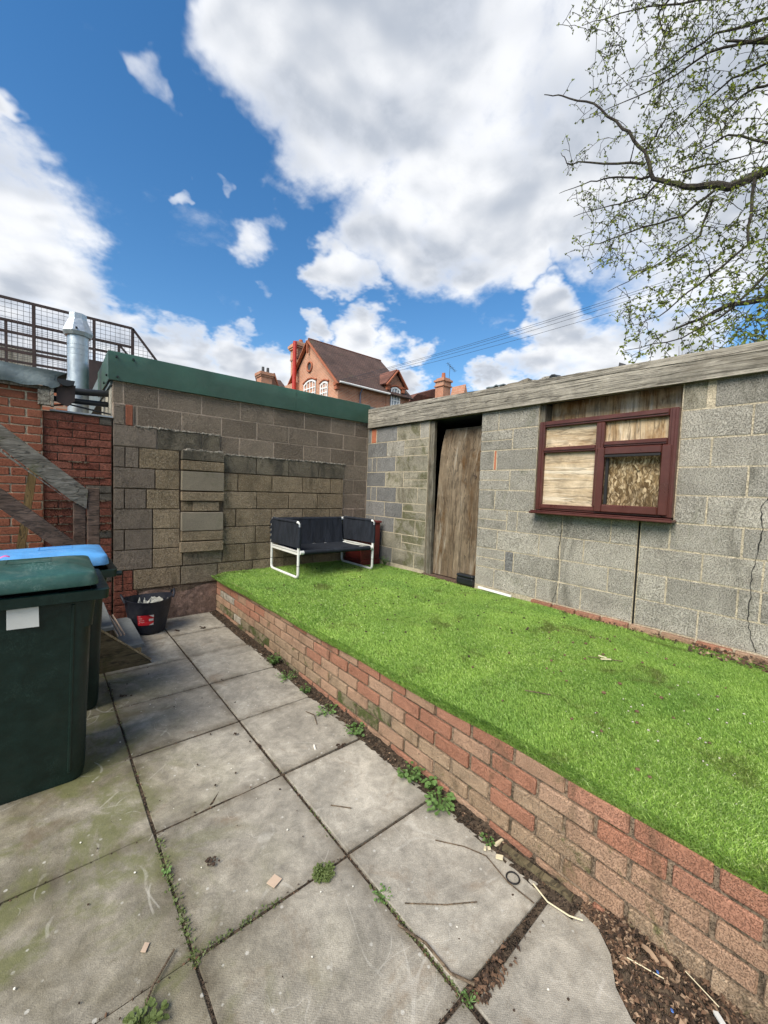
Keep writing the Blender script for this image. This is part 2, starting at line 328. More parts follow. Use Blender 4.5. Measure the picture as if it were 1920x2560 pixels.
mt, g = M('fabric_navy'); p = g.pos()
wv_ = g.noise(p, 420., 2.); fo = g.noise(g.map(p, (3, 3, .8)), 5., 5., .6, .8)
col = g.mix(1., (.0125, .0155, .022), g.ramp(fo, [(.3, .7), (.7, 1.6)]), 'MULTIPLY')
nrm = g.bump(wv_, .0008); nrm = g.bump(fo, .02, .5, nrm)
g.out(col, .8, nrm, spec=.25); MT['fabric_navy'] = mt

def leafmat(name, c1, c2, tr=.35, rough=.5):
    mt, g = M(name); p = g.pos()
    col = g.mix(g.noise(p, 24., 3.), c1, c2)
    col = g.mix(1., col, g.ramp(g.noise(p, 3., 3.), [(.3, .7), (.7, 1.25)]), 'MULTIPLY')
    b = g.n('ShaderNodeBsdfPrincipled', {'Base Color': col, 'Roughness': rough, 'Specular IOR Level': .3})
    t = g.n('ShaderNodeBsdfTranslucent', {'Color': col})
    ms = g.n('ShaderNodeMixShader', {0: tr, 1: b.outputs[0], 2: t.outputs[0]})
    g.n('ShaderNodeOutputMaterial', {'Surface': ms.outputs[0]}); MT[name] = mt
leafmat('weed_leaf', (.09, .18, .045), (.19, .31, .10))
leafmat('moss_leaf', (.09, .13, .035), (.18, .23, .08))
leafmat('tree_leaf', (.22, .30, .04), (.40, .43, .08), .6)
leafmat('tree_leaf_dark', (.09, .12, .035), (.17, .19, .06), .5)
leafmat('dry_stem', (.25, .17, .10), (.4, .28, .18), .1)
# artificial turf: blade colour varies from blade to blade through a stored attribute
mt, g = M('turf_blade'); p = g.pos()
at = g.n('ShaderNodeAttribute', attribute_name='tone', attribute_type='GEOMETRY').outputs['Fac']
col = g.ramp(at, [(0., (.15, .265, .05)), (.35, (.335, .525, .115)), (.75, (.48, .67, .185)), (1., (.72, .84, .42))])
pat = g.noise(p, 1.7, 5., .6, .5)
col = g.mix(1., col, g.ramp(pat, [(.3, (.62, .72, .62)), (.7, (1.12, 1.1, 1.0))]), 'MULTIPLY')
col = g.mix(g.mr(g.noise(p, 2.4, 7., .72, .8), .54, .69, 0., .68), col, (.14, .15, .045))
b = g.n('ShaderNodeBsdfPrincipled', {'Base Color': col, 'Roughness': .45, 'Specular IOR Level': .35})
t = g.n('ShaderNodeBsdfTranslucent', {'Color': col})
ms = g.n('ShaderNodeMixShader', {0: .4, 1: b.outputs[0], 2: t.outputs[0]})
g.n('ShaderNodeOutputMaterial', {'Surface': ms.outputs[0]}); MT['turf_blade'] = mt
stone('turf_base', (.18, .30, .055), (.18, .30, .055), None, 0, 200, 4, (.6, 1.2), .4)
stone('bark', (.052, .045, .038), (.06, .052, .044), None, 0, 70, 12, (.5, 1.4), .5, moss=(6., .5, .8), mossc=(.09, .10, .03))

def brickwork(name, c1, c2, mortar, axis):
    """far brickwork, courses too fine to pick apart"""
    mt, g = M(name); p = g.pos(); s = g.sep(p)
    uv = g.n('ShaderNodeCombineXYZ', {0: s[axis], 1: s[2], 2: 0.}).outputs[0]
    bt = g.n('ShaderNodeTexBrick', {'Vector': uv, 'Color1': c1, 'Color2': c2, 'Mortar': mortar, 'Scale': 1., 'Mortar Size': .018, 'Bias': 0., 'Brick Width': .24, 'Row Height': .08})
    col = g.mix(1., bt.outputs['Color'], g.ramp(g.noise(p, 1.1, 6., .65), [(.3, .8), (.7, 1.2)]), 'MULTIPLY')
    g.out(col, .9, g.bump(bt.outputs['Fac'], .006, -1.), spec=.2); MT[name] = mt
brickwork('house_brick_x', (.50, .19, .098), (.36, .125, .068), (.48, .34, .25), 1)
brickwork('house_brick_y', (.46, .17, .09), (.33, .112, .062), (.42, .29, .21), 0)
mt, g = M('house_tiles'); p = g.pos(); s = g.sep(p)
uv = g.n('ShaderNodeCombineXYZ', {0: s[0], 1: g.math('MULTIPLY', s[2], 1.25), 2: 0.}).outputs[0]
bt = g.n('ShaderNodeTexBrick', {'Vector': uv, 'Color1': (.075, .05, .045), 'Color2': (.11, .068, .056), 'Mortar': (.035, .026, .024), 'Scale': 1., 'Mortar Size': .01, 'Brick Width': .17, 'Row Height': .1})
col = g.mix(1., bt.outputs['Color'], g.ramp(g.noise(p, .9, 7., .65), [(.3, .7), (.7, 1.3)]), 'MULTIPLY')
col = g.mix(g.mr(g.noise(p, 1.4, 6., .7), .56, .7, 0., .5), col, (.10, .10, .06))
g.out(col, .85, g.bump(bt.outputs['Fac'], .01, -1.), spec=.2); MT['house_tiles'] = mt
mt, g = M('house_tiles_red'); p = g.pos(); s = g.sep(p)
uv = g.n('ShaderNodeCombineXYZ', {0: s[0], 1: g.math('MULTIPLY', s[2], 1.25), 2: 0.}).outputs[0]
bt = g.n('ShaderNodeTexBrick', {'Vector': uv, 'Color1': (.20, .09, .065), 'Color2': (.14, .065, .05), 'Mortar': (.06, .035, .03), 'Scale': 1., 'Mortar Size': .012, 'Brick Width': .17, 'Row Height': .1})
col = g.mix(1., bt.outputs['Color'], g.ramp(g.noise(p, .9, 7., .65), [(.3, .7), (.7, 1.3)]), 'MULTIPLY')
g.out(col, .85, None, spec=.2); MT['house_tiles_red'] = mt
plain('terracotta', (.34, .115, .06), .8, var=.2)

# ------------------------------------------------------------------ geometry helpers
WL = {}                                   # world location of every object made here
def place(o, parent, w):
    COL.objects.link(o); WL[o] = Vector(w)
    if parent is not None: o.parent = parent; o.location = Vector(w) - WL[parent]
    else: o.location = w
    return o
def tag(o, label=None, cat=None, group=None, kind=None):
    if label: o['label'] = label
    if cat: o['category'] = cat
    if group: o['group'] = group
    if kind: o['kind'] = kind
    return o
def thing(name, label, cat, loc=(0, 0, 0), group=None):
    o = bpy.data.objects.new(name, None); o.empty_display_size = .1
    return tag(place(o, None, loc), label, cat, group)
def mkmesh(name, v, f, mat, smooth=False):
    me = bpy.data.meshes.new(name); me.from_pydata([tuple(x) for x in v], [], f)
    for mm in (mat if isinstance(mat, (list, tuple)) else [mat]): me.materials.append(MT[mm])
    if smooth: me.polygons.foreach_set('use_smooth', [True]*len(me.polygons))
    me.update(); return me
class MB:
    def __init__(s): s.v = []; s.f = []
    def add(s, v, f):
        k = len(s.v); s.v += [Vector(x) for x in v]; s.f += [tuple(i+k for i in q) for q in f]; return s
    def box(s, c, d, rot=None, ch=0.):
        c = Vector(c); hx, hy, hz = d[0]/2, d[1]/2, d[2]/2
        v, f = chbox(hx, hy, hz, ch) if ch else ([(x*hx, y*hy, z*hz) for x in (-1, 1) for y in (-1, 1) for z in (-1, 1)], [(0, 1, 3, 2), (4, 6, 7, 5), (0, 4, 5, 1), (2, 3, 7, 6), (0, 2, 6, 4), (1, 5, 7, 3)])
        rm = Matrix.Identity(3)
        if rot is not None: rm = rot if isinstance(rot, Matrix) else Matrix.Rotation(rot[2], 3, 'Z') @ Matrix.Rotation(rot[1], 3, 'Y') @ Matrix.Rotation(rot[0], 3, 'X')
        return s.add([c + rm @ Vector(x) for x in v], f)
    def b(s, x0, x1, y0, y1, z0, z1, ch=0.):
        return s.box(((x0+x1)/2, (y0+y1)/2, (z0+z1)/2), (abs(x1-x0), abs(y1-y0), abs(z1-z0)), None, ch)
    def bar(s, p0, p1, w, h, up=(0, 0, 1), ch=0.):
        p0, p1 = Vector(p0), Vector(p1); d = p1-p0; L = d.length; x = d/L
        y = Vector(up).cross(x).normalized(); z = x.cross(y)
        return s.box((p0+p1)/2, (L, w, h), Matrix((x, y, z)).transposed(), ch)
    def tube(s, pts, r, n=8, caps=True, closed=False):
        pts = [Vector(p) for p in pts]; N = len(pts)
        rs = r if isinstance(r, (list, tuple)) else [r]*N
        T = []
        for i in range(N):
            a = pts[i-1] if (i > 0 or closed) else pts[i]; b = pts[(i+1) % N] if (i < N-1 or closed) else pts[i]
            T.append((b-a).normalized())
        ref = Vector((0, 0, 1)) if abs(T[0].z) < .9 else Vector((1, 0, 0))
        u = T[0].cross(ref).normalized(); k = len(s.v)
        for i in range(N):
            u = (u - T[i]*u.dot(T[i])).normalized(); w = T[i].cross(u)
            for j in range(n):
                a = 2*math.pi*j/n; s.v.append(pts[i] + (u*math.cos(a) + w*math.sin(a))*rs[i])
        for i in range(N if closed else N-1):
            i2 = (i+1) % N
            for j in range(n):
                j2 = (j+1) % n; s.f.append((k+i*n+j, k+i*n+j2, k+i2*n+j2, k+i2*n+j))
        if caps and not closed: s.f.append(tuple(k+j for j in range(n))[::-1]); s.f.append(tuple(k+(N-1)*n+j for j in range(n)))
        return s
    def loft(s, rings, cap0=True, cap1=True):
        k = len(s.v); n = len(rings[0])
        for rg in rings: s.v += [Vector(p) for p in rg]
        for i in range(len(rings)-1):
            for j in range(n):
                j2 = (j+1) % n; s.f.append((k+i*n+j, k+i*n+j2, k+(i+1)*n+j2, k+(i+1)*n+j))
        if cap0: s.f.append(tuple(k+j for j in range(n))[::-1])
        if cap1: s.f.append(tuple(k+(len(rings)-1)*n+j for j in range(n)))
        return s
    def prism(s, poly, off):
        """poly: 3D outline, extruded by the vector off"""
        n = len(poly); k = len(s.v); o = Vector(off)
        s.v += [Vector(p) for p in poly] + [Vector(p)+o for p in poly]
        s.f.append(tuple(k+i for i in range(n))[::-1]); s.f.append(tuple(k+n+i for i in range(n)))
        for i in range(n): j = (i+1) % n; s.f.append((k+i, k+j, k+n+j, k+n+i))
        return s
    def grid(s, fn, nu, nv):
        k = len(s.v)
        for i in range(nu+1):
            for j in range(nv+1): s.v.append(Vector(fn(i/nu, j/nv)))
        for i in range(nu):
            for j in range(nv):
                a = k+i*(nv+1)+j; s.f.append((a, a+nv+1, a+nv+2, a+1))
        return s
    def build(s, name, mat, parent=None, smooth=False, w=None):
        lo = [min(p[i] for p in s.v) for i in range(3)]; hi = [max(p[i] for p in s.v) for i in range(3)]
        c = Vector(w) if w is not None else Vector([(lo[i]+hi[i])/2 for i in range(3)])
        o = bpy.data.objects.new(name, mkmesh(name, [p-c for p in s.v], s.f, mat, smooth))
        if smooth:
            try: o.data.set_sharp_from_angle(angle=R(40))
            except Exception: pass
        return place(o, parent, c)
def chbox(hx, hy, hz, c, jit=0., rs=None):
    v = []; idx = {}
    for sx in (-1, 1):
        for sy in (-1, 1):
            for sz in (-1, 1):
                for a in range(3):
                    p = [sx*(hx-c), sy*(hy-c), sz*(hz-c)]; p[a] = (sx*hx, sy*hy, sz*hz)[a]
                    if jit:
                        for q in range(3): p[q] += rs.uniform(-jit, jit)*(.35 if q == a else 1)
                    idx[(sx, sy, sz, a)] = len(v); v.append(tuple(p))
    f = []
    I = lambda sx, sy, sz, a: idx[(sx, sy, sz, a)]
    for s in (-1, 1):
        f.append([I(s, -1, -1, 0), I(s, 1, -1, 0), I(s, 1, 1, 0), I(s, -1, 1, 0)][::s])
        f.append([I(-1, s, -1, 1), I(-1, s, 1, 1), I(1, s, 1, 1), I(1, s, -1, 1)][::s])
        f.append([I(-1, -1, s, 2), I(1, -1, s, 2), I(1, 1, s, 2), I(-1, 1, s, 2)][::s])
    for s in (-1, 1):
        for t in (-1, 1):
            f.append([I(s, t, -1, 0), I(s, t, -1, 1), I(s, t, 1, 1), I(s, t, 1, 0)][::s*t])
            f.append([I(s, -1, t, 0), I(s, 1, t, 0), I(s, 1, t, 2), I(s, -1, t, 2)][::s*t])
            f.append([I(-1, s, t, 1), I(-1, s, t, 2), I(1, s, t, 2), I(1, s, t, 1)][::s*t])
    for sx in (-1, 1):
        for sy in (-1, 1):
            for sz in (-1, 1):
                f.append([I(sx, sy, sz, 0), I(sx, sy, sz, 1), I(sx, sy, sz, 2)][::sx*sy*sz])
    return v, [tuple(q) for q in f]
rs_ = random.Random(3)
def piece(name, parent, x0, x1, y0, y1, z0, z1, mat, ch=.005, jit=.0022):
    """one block, brick or stone: chamfered and slightly uneven, its own mesh"""
    c = Vector(((x0+x1)/2, (y0+y1)/2, (z0+z1)/2)); h = [abs(x1-x0)/2, abs(y1-y0)/2, abs(z1-z0)/2]
    v, f = chbox(h[0], h[1], h[2], min(ch, .35*min(h)), jit, rs_)
    o = bpy.data.objects.new(name, mkmesh(name, v, f, mat)); return place(o, parent, c)
SHARED = {}
def shared_piece(name, parent, c, d, mat, ch=.005, jit=.0025, rot=None):
    """alike bricks: six uneven meshes per size and material, shared"""
    key = (tuple(round(x, 3) for x in d), mat, rs_.randrange(6))
    if key not in SHARED:
        v, f = chbox(d[0]/2, d[1]/2, d[2]/2, ch, jit, rs_); SHARED[key] = mkmesh(name, v, f, mat)
    o = bpy.data.objects.new(name, SHARED[key])
    if rot: o.rotation_euler = rot
    return place(o, parent, c)
def rrect(x0, x1, y0, y1, z, r, n=4):
    out = []
    for cx, cy, a0 in ((x1-r, y1-r, 0), (x0+r, y1-r, 90), (x0+r, y0+r, 180), (x1-r, y0+r, 270)):
        for i in range(n+1):
            a = R(a0+90*i/n); out.append((cx+r*math.cos(a), cy+r*math.sin(a), z))
    return out
def fnoise(x, y, s=1.):
    return math.sin(x*7.3*s+1.3*math.sin(y*5.1*s))*.5 + math.sin(y*6.1*s+1.7*math.sin(x*4.3*s)+1.)*.35 + math.sin((x+y)*13.7*s)*.15

# ------------------------------------------------------------------ ground and paving
mb = MB(); mb.add([(-600, -600, -.30), (600, -600, -.30), (600, 600, -.30), (-600, 600, -.30)], [(0, 1, 2, 3)])
tag(mb.build('ground', 'far_ground'), kind='structure')
mb = MB(); mb.grid(lambda u, v: (-5.6+u*3.3, -7+v*7.02, -.006+.003*fnoise(u*3.3, v*7, 3)), 60, 120)
bed = tag(mb.build('paving_bed', 'soil', smooth=True), kind='structure')
pav = bpy.data.objects.new('paving', None); place(pav, None, (-3.3, -2.5, 0)); tag(pav, kind='structure')
XC = [-2.362, -2.926, -3.551, -4.176, -4.80, -5.42]
YR = [-.012, -.633, -1.262, -1.890, -2.522, -3.164, -3.788, -4.418, -5.06, -5.69]
def slab(poly, z=0., tilt=(0, 0)):
    """paving slab from a ground outline, edges eased"""
    n = len(poly); cx = sum(p[0] for p in poly)/n; cy = sum(p[1] for p in poly)/n
    def zz(x, y): return z + tilt[0]*(x-cx) + tilt[1]*(y-cy)
    r1 = [(x, y, zz(x, y)-.05) for x, y in poly]; r2 = [(x, y, zz(x, y)-.004) for x, y in poly]
    r3 = [(cx+(x-cx)*.988, cy+(y-cy)*.988, zz(x, y)) for x, y in poly]
    mb = MB(); mb.loft([r1, r2, r3]); return mb.build('slab', 'slab', pav)
def gx(i, y): return XC[i] - (.012*(y+2.5) if i else 0.)
for i in range(5):
    for j in range(9):
        if i == 0 and j in (7, 8): continue
        ga = .0038 + .0025*rs_.random(); y1, y0 = YR[j]-ga, YR[j+1]+ga
        if j == 6: y0 += .004 if i == 0 else 0.
        y1 += (.006*(i-1) if j else 0)
        xs = [(gx(i+1, y0)+ga, y0), (gx(i, y0)-ga, y0), (gx(i, y1)-ga, y1), (gx(i+1, y1)+ga, y1)]
        xs = [(x+rs_.uniform(-.002, .002), y+rs_.uniform(-.002, .002)) for x, y in xs]
        if i == 0:   # broken, uneven edge towards the brick wall
            (a, b), (c, d) = xs[1], xs[2]
            if j in (1, 2, 3, 4): xs = [xs[0], (a-.03, b), (a-.012, b+.06), (a+.008, b+.2), (a, b+.42), (c-.015, d-.05), (c-.05, d), xs[3]]
        slab(xs, (.006 if i == 0 else 0.)+rs_.uniform(-.003, .003), (rs_.uniform(-.006, .006), rs_.uniform(-.006, .006)))
slab([(-2.888, -5.06), (-2.56, -5.05), (-2.545, -4.90), (-2.54, -4.78), (-2.49, -4.715), (-2.40, -4.665), (-2.345, -4.60), (-2.335, -4.52), (-2.352, -4.436), (-2.888, -4.452)], .004, (0, -.004))

# ------------------------------------------------------------------ raised lawn
def edge_x(y): return -2.372 + .066*min(1., max(0., -y/4.7)) + .008*fnoise(y*.8, 3.)
def edge_z(y): return .448 + .030*min(1., max(0., -y/4.7)) + .006*fnoise(y*.6, 9.)
def lawn_z(x, y):
    ex = edge_x(y); d = max(0., x-ex); k = min(1., d/.14); k = k*k*(3-2*k)
    z = .482 + .006*fnoise(x*.7, y*.7) - .012*min(1., max(0., (x+.5)/.5))
    return edge_z(y)*(1-k) + z*k
YL = -5.9
mb = MB(); mb.grid(lambda u, v: (edge_x(v*YL)+u*(-.004-edge_x(v*YL)), v*YL-.004, lawn_z(edge_x(v*YL)+u*(-.004-edge_x(v*YL)), v*YL)), 60, 150)
n_ = len(mb.v)
mb.grid(lambda u, v: (edge_x(v*YL)+.004*u, v*YL-.004, edge_z(v*YL)-.016*u), 1, 150)
tag(mb.build('lawn_base', 'turf_base', smooth=True), kind='structure')
mb = MB(); mb.b(-2.20, -.02, YL, -.02, -.2, .425)
tag(mb.build('raised_bed_fill', 'soil'), kind='structure')

# ------------------------------------------------------------------ brick retaining wall
rw = thing('retaining_wall', 'low mossy red brick retaining wall along the edge of the artificial lawn', 'wall', (-2.25, -2.8, 0))
mb = MB(); mb.b(-2.299, -2.20, YL, -.003, -.1, .468); mb.build('mortar', 'mortar_brick', rw)
for k in range(6):
    z0 = -.028 + .083*k; zc = z0+.0355+.006
    y = -4.673 if k % 2 else -4.554
    while y < -.12: y += .2375
    y -= .2375*1
    js = []; yy = y
    while yy > YL: js.append(yy); yy -= .2375
    spans = []
    prev = -.008
    for yy in js: spans.append((prev, yy)); prev = yy-.0
    for a, b in spans:
        L = abs(b-a)-.016
        if L < .03: continue
        yc = (a+b)/2; far = -yc < 2.2; rr = rs_.random()
        if k >= 4: mat = 'brick_red' if rr < .72 else 'brick_pale'
        elif k == 3: mat = 'brick_red' if rr < .42 else ('brick_pale' if rr < .85 else 'brick_tan')
        elif k == 2: mat = 'brick_tan' if rr < .45 else ('brick_pale' if rr < .8 else ('brick_mossy' if far or rr > .93 else 'brick_red'))
        elif k == 1: mat = 'brick_mossy' if rr < (.6 if far else .35) else ('brick_tan' if rr < .85 else 'brick_pale')
        else: mat = 'brick_mossy' if (far and rr < .55) else ('brick_red' if rr < .65 else 'brick_pale')
        if far and k in (2, 3, 1) and rr > .9: mat = 'brick_white'
        if -yc < .9 and k == 3 and rr > .5: mat = 'brick_white'
        pr = rs_.uniform(-.003, .004)
        if abs(L-.2215) < .004: shared_piece('brick', rw, (-2.26-pr, yc, zc), (.1, .2215, .069), mat, .005, .0028, (rs_.uniform(-.012, .012), 0, rs_.uniform(-.008, .008)))
        else: piece('brick', rw, -2.31-pr, -2.21-pr, yc-L/2, yc+L/2, zc-.0355, zc+.0355, mat)

# ------------------------------------------------------------------ back wall of concrete blocks
bw = thing('block_wall', 'brown weathered concrete block wall behind the sofa, with a stub pier and green top', 'wall', (-1.7, .1, 0))
J = .006
mb = MB(); mb.b(-3.384, .10, .0015, .20, 1.96, 2.64); mb.b(-.452, .10, .0020, .19, .2, 1.958); mb.build('mortar', 'mortar_pink', bw)
mb = MB(); mb.b(-3.384, -.455, .006, .21, .0, 1.957); mb.build('mortar', 'mortar_old', bw)
zb = lambda k: 2.41-.225*k
def bb(x0, x1, z0, z1, mat, pr=0., ch=.003, jit=.002):
    piece('block', bw, x0+J, x1-J, -pr, .10, z0+J, z1-J, mat, ch, jit)
def brow(k, xs, mats, pr=0.):
    for a, b, mm in zip(xs[:-1], xs[1:], mats if isinstance(mats, list) else [mats]*(len(xs)-1)):
        if mm: bb(a, b, zb(k), zb(k-1), mm, pr+rs_.uniform(0, .003))
brow(0, [-3.393, -3.296, -2.965, -2.508, -2.045, -1.597, -1.14, -.697, -.262, -.004], ['block_brown']*9)
for a, b, mm in ((-3.388, -3.28, 'block_purple'), (-3.205, -3.17, 'block_purple')): bb(a, b, zb(1), zb(0), mm, .012 if a < -3.25 else 0)
piece('brick', bw, -3.274, -3.208, -.012, .1, zb(1)+.004, zb(0)-.004, 'brick_new', .004)
brow(1, [-3.17, -2.725, -2.275, -1.825, -1.375, -.925, -.475, -.025, -.002], 'block_brown')
brow(2, [-2.29, -2.053, -1.592, -1.144, -.694, -.254, -.003], 'block_brown')
brow(2, [-3.388, -2.976, -2.502, -2.292], ['block_purple', 'block_dark', 'block_dark'], .014)
brow(3, [-3.386, -3.28, -3.15, -2.745], ['block_purple', 'block_purple', 'block_tan'], .012)
brow(3, [-2.245, -1.826, -1.365, -.891, -.453], ['block_dark', 'block_dark', 'block_dark', 'block_dark'], .014)
brow(3, [-.447, -.028, -.003], 'block_brown')
brow(4, [-3.386, -2.994, -2.738], ['block_purple', 'block_tan'], .012)
brow(4, [-2.245, -2.063, -1.605, -1.144, -.68, -.453], 'block_tan', .013)
brow(4, [-.447, -.262, -.003], 'block_brown')
brow(5, [-3.386, -3.284, -3.078, -2.738], ['block_purple', 'block_purple', 'block_tan'], .012)
brow(5, [-2.245, -1.811, -1.352, -.90, -.453], 'block_tan', .013)
brow(5, [-.447, -.02, -.003], 'block_brown')
brow(6, [-3.386, -3.014, -2.73], ['block_purple', 'block_tan'], .012)
brow(6, [-2.245, -2.081, -1.603, -1.132, -.68, -.453], 'block_tan', .013)
brow(6, [-.447, -.25, -.003], 'block_brown')
brow(7, [-3.386, -3.283, -3.013, -2.73], ['block_purple', 'block_purple', 'block_tan'], .012)
brow(7, [-2.245, -1.821, -1.40, -.95, -.453], 'block_tan', .013)
brow(7, [-.447, -.02, -.003], 'block_brown')
brow(8, [-3.386, -3.015, -2.70, -2.245, -1.963, -1.604, -1.15, -.70, -.453], ['block_purple', 'block_tan', 'render_old', 'block_tan', 'block_tan', 'block_tan', 'block_tan', 'block_tan'], .012)
brow(8, [-.447, -.25, -.003], 'block_brown')
for a, b in ((-3.38, -3.30), (-3.293, -3.205)):
    for i in range(3): piece('brick', bw, a+.003, b-.003, -.01, .1, .388+i*.074, .388+i*.074+.068, 'brick_rough', .004)
brow(9, [-3.2, -2.72, -2.30, -1.85, -1.4, -.95, -.453], ['block_tan', 'render_old', 'block_tan', 'block_tan', 'block_tan', 'block_tan'], .011)
for k in range(5):
    y0 = .0+k*.0765; x = -3.385 + (k % 2)*.11
    xx = [-3.385] + ([x] if x > -3.38 else []) + [x+.225]
    for a, b in zip(xx[:-1], xx[1:]):
        if b < -3.0: piece('brick', bw, a+.004, b-.004, -.012, .1, y0+.004, y0+.0725, 'brick_rough', .004)
mb = MB(); mb.grid(lambda u, v: (-3.15+u*.84, -.012+.006*fnoise(u*3, v*2, 2), v*(.335+.03*math.sin(u*9))), 30, 14)
mb.build('plaster_base', 'render_pink', bw, True)
# stub pier of offcut blocks
def pier(z0, z1, mat, x0=-2.728, x1=-2.250, pr=.062, nm='block'): piece(nm, bw, x0, x1, -pr, .05, z0, z1, mat, .006, .004)
pier(1.862, 1.972, 'block_dark'); pier(1.742, 1.852, 'block_tan'); pier(1.505, 1.732, 'block_smooth', pr=.058)
pier(1.385, 1.488, 'block_tan', pr=.066); pier(1.262, 1.376, 'block_tan', -2.60, -2.30, .045); pier(1.262, 1.37, 'block_tan', -2.722, -2.56, .018)
pier(1.030, 1.248, 'block_smooth', pr=.06); pier(.908, 1.022, 'block_tan', pr=.058); pier(.778, .895, 'block_tan', -2.738, -2.252, .07)
def rubble(x0, x1, z, y, nm='mortar_ledge'):
    mb = MB(); x = x0
    while x < x1:
        w = rs_.uniform(.015, .05); v, f = chbox(w/2, rs_.uniform(.010, .020), rs_.uniform(.005, .012), .004, .004, rs_)
        c = Vector((x+w/2, y, z+rs_.uniform(-.006, .006))); mb.add([c+Vector(q) for q in v], f); x += w*.8
    mb.build(nm, 'mortar_rubble', bw)
rubble(-3.19, -2.30, 2.189, -.006); rubble(-2.24, -.47, 1.964, -.006); rubble(-2.71, -2.28, 1.98, -.045)
# side face of the garage end wall
mb = MB(); mb.b(-3.392, -3.372, .1, 1.15, 2.1, 2.64); mb.build('end_face', 'wall_whitewash', bw)

# green metal fascia
gf = thing('green_fascia', 'dark green sheet metal fascia capping the block wall', 'roof edge', (-1.7, -.05, 2.64))
mb = MB()
prof = [(-.012, 2.637), (-.04, 2.640), (-.046, 2.79), (-.04, 2.925), (-.03, 2.935), (.30, 2.945)]
N = 24; L0, L1 = -3.43, -.012
rows = []
for i in range(N+1):
    t = i/N; x = L0+(L1-L0)*t
    sag = .004*math.sin(t*17)+.003*math.sin(t*41)
    rows.append([(x, y+(sag if 0 < q < 4 else 0)*(1.6 if q == 2 else 1), z-.012*t*(q > 2)+(.006*math.sin(t*9) if q == 3 else 0)) for q, (y, z) in enumerate(prof)])
k0 = len(mb.v)
for r_ in rows: mb.v += [Vector(p) for p in r_]
for i in range(N):
    for q in range(len(prof)-1):
        a = k0+i*len(prof)+q; mb.f.append((a, a+len(prof), a+len(prof)+1, a+1))
mb.build('front_sheet', 'fascia_green', gf, True)
mb = MB(); mb.add([(-3.43, -.04, 2.64), (-3.432, -.04, 2.93), (-3.432, 1.15, 2.93), (-3.43, 1.15, 2.63), (-3.42, -.04, 2.64), (-3.42, 1.15, 2.63), (-3.42, 1.15, 2.93), (-3.42, -.04, 2.93)], [(0, 1, 2, 3), (4, 5, 6, 7), (0, 3, 5, 4), (1, 7, 6, 2)])
mb.build('return_sheet', 'fascia_green', gf)
mb = MB(); mb.b(-1.302, -1.298, -.0495, -.0475, 2.645, 2.92); mb.build('seam', 'fascia_green', gf)
for x, z in ((-3.36, 2.88), (-3.21, 2.885), (-3.35, 2.675)):
    mb = MB(); mb.tube([(x, -.036, z), (x, -.056, z)], .011, 8); mb.build('bolt', 'black_pipe', gf)
for y, z in ((.08, 2.70), (.35, 2.665)):
    mb = MB(); mb.tube([(-3.42, y, z), (-3.445, y, z)], .013, 8); mb.build('bolt', 'black_pipe', gf)
mb = MB(); mb.b(-3.41, .3, .05, 5.0, 2.60, 2.925); tag(mb.build('garage_roof', 'felt_grey'), 'flat grey felt garage roof behind the green fascia', 'roof')

# ------------------------------------------------------------------ right wall of concrete blocks (shed front)
sw = thing('shed_wall', 'grey concrete block shed front with a boarded doorway and boarded window', 'wall', (.05, -2.5, .5))
mb = MB()
mb.b(.0018, .10, -1.345, .0, .3, 2.54); mb.b(.0018, .10, -2.912, -2.205, .3, 2.54); mb.b(.0018, .10, -3.892, -2.912, .3, 1.41)
mb.b(.0018, .10, -4.14, -3.910, .3, 1.41); mb.b(.0018, .10, -5.9, -4.14, .3, 2.54)
mb.build('mortar', 'mortar_pale', sw)
mb = MB(); mb.b(.012, .09, -3.9105, -3.8915, .42, 1.40); mb.build('joint_shade_strip', 'black_dark', sw)  # black strip inside the open joint, painting the shade of the gap
l = lambda k: 1.419-.225*k
def sb(y0, y1, z0, z1, mat, pr=0., ch=.003, jit=.002):
    piece('block', sw, -pr-rs_.uniform(0, .003), .10, y1+J, y0-J, z0+J, z1-J, mat, ch, jit)
def srow(k, ys, mats):
    for a, b, mm in zip(ys[:-1], ys[1:], mats if isinstance(mats, list) else [mats]*(len(ys)-1)):
        if mm == 'H':
            zm = (l(k)+l(k-1))/2; mt_ = 'block_mossy' if a > -1.4 else 'block_grey'
            sb(a, b, l(k), zm, mt_); sb(a, b, zm, l(k-1), mt_)
        elif mm: sb(a, b, l(k), l(k-1), mm)
B_, G_, Y_ = 'block_blue', 'block_grey', 'block_mossy'
# left of the doorway, top to bottom (rows -4..4)
srow(-4, [0, -.085, -.11], [B_, None]); piece('brick', sw, -.004, .1, -.205, -.095, l(-4)+.005, l(-5)-.008, 'terracotta', .004)
srow(-4, [-.215, -.70, -1.17, -1.345], [B_, Y_, G_])
srow(-3, [0, -.482, -.869, -1.345], [B_, G_, 'H']); srow(-2, [0, -.128, -.241, -.684, -1.345], [B_, B_, B_, Y_])
srow(-1, [0, -.465, -.869, -1.345], [B_, Y_, 'H']); srow(0, [0, -.119, -.262, -.721, -1.166, -1.345], [B_, B_, B_, Y_, Y_])
srow(1, [0, -.466, -.871, -1.345], [B_, B_, 'H']); srow(2, [0, -.242, -.699, -1.144, -1.345], [B_, B_, Y_, Y_])
srow(3, [0, -.43, -.877, -1.35], [B_, Y_, 'H']); srow(4, [0, -.2, -.68, -1.148, -1.35], [B_, B_, Y_, Y_])
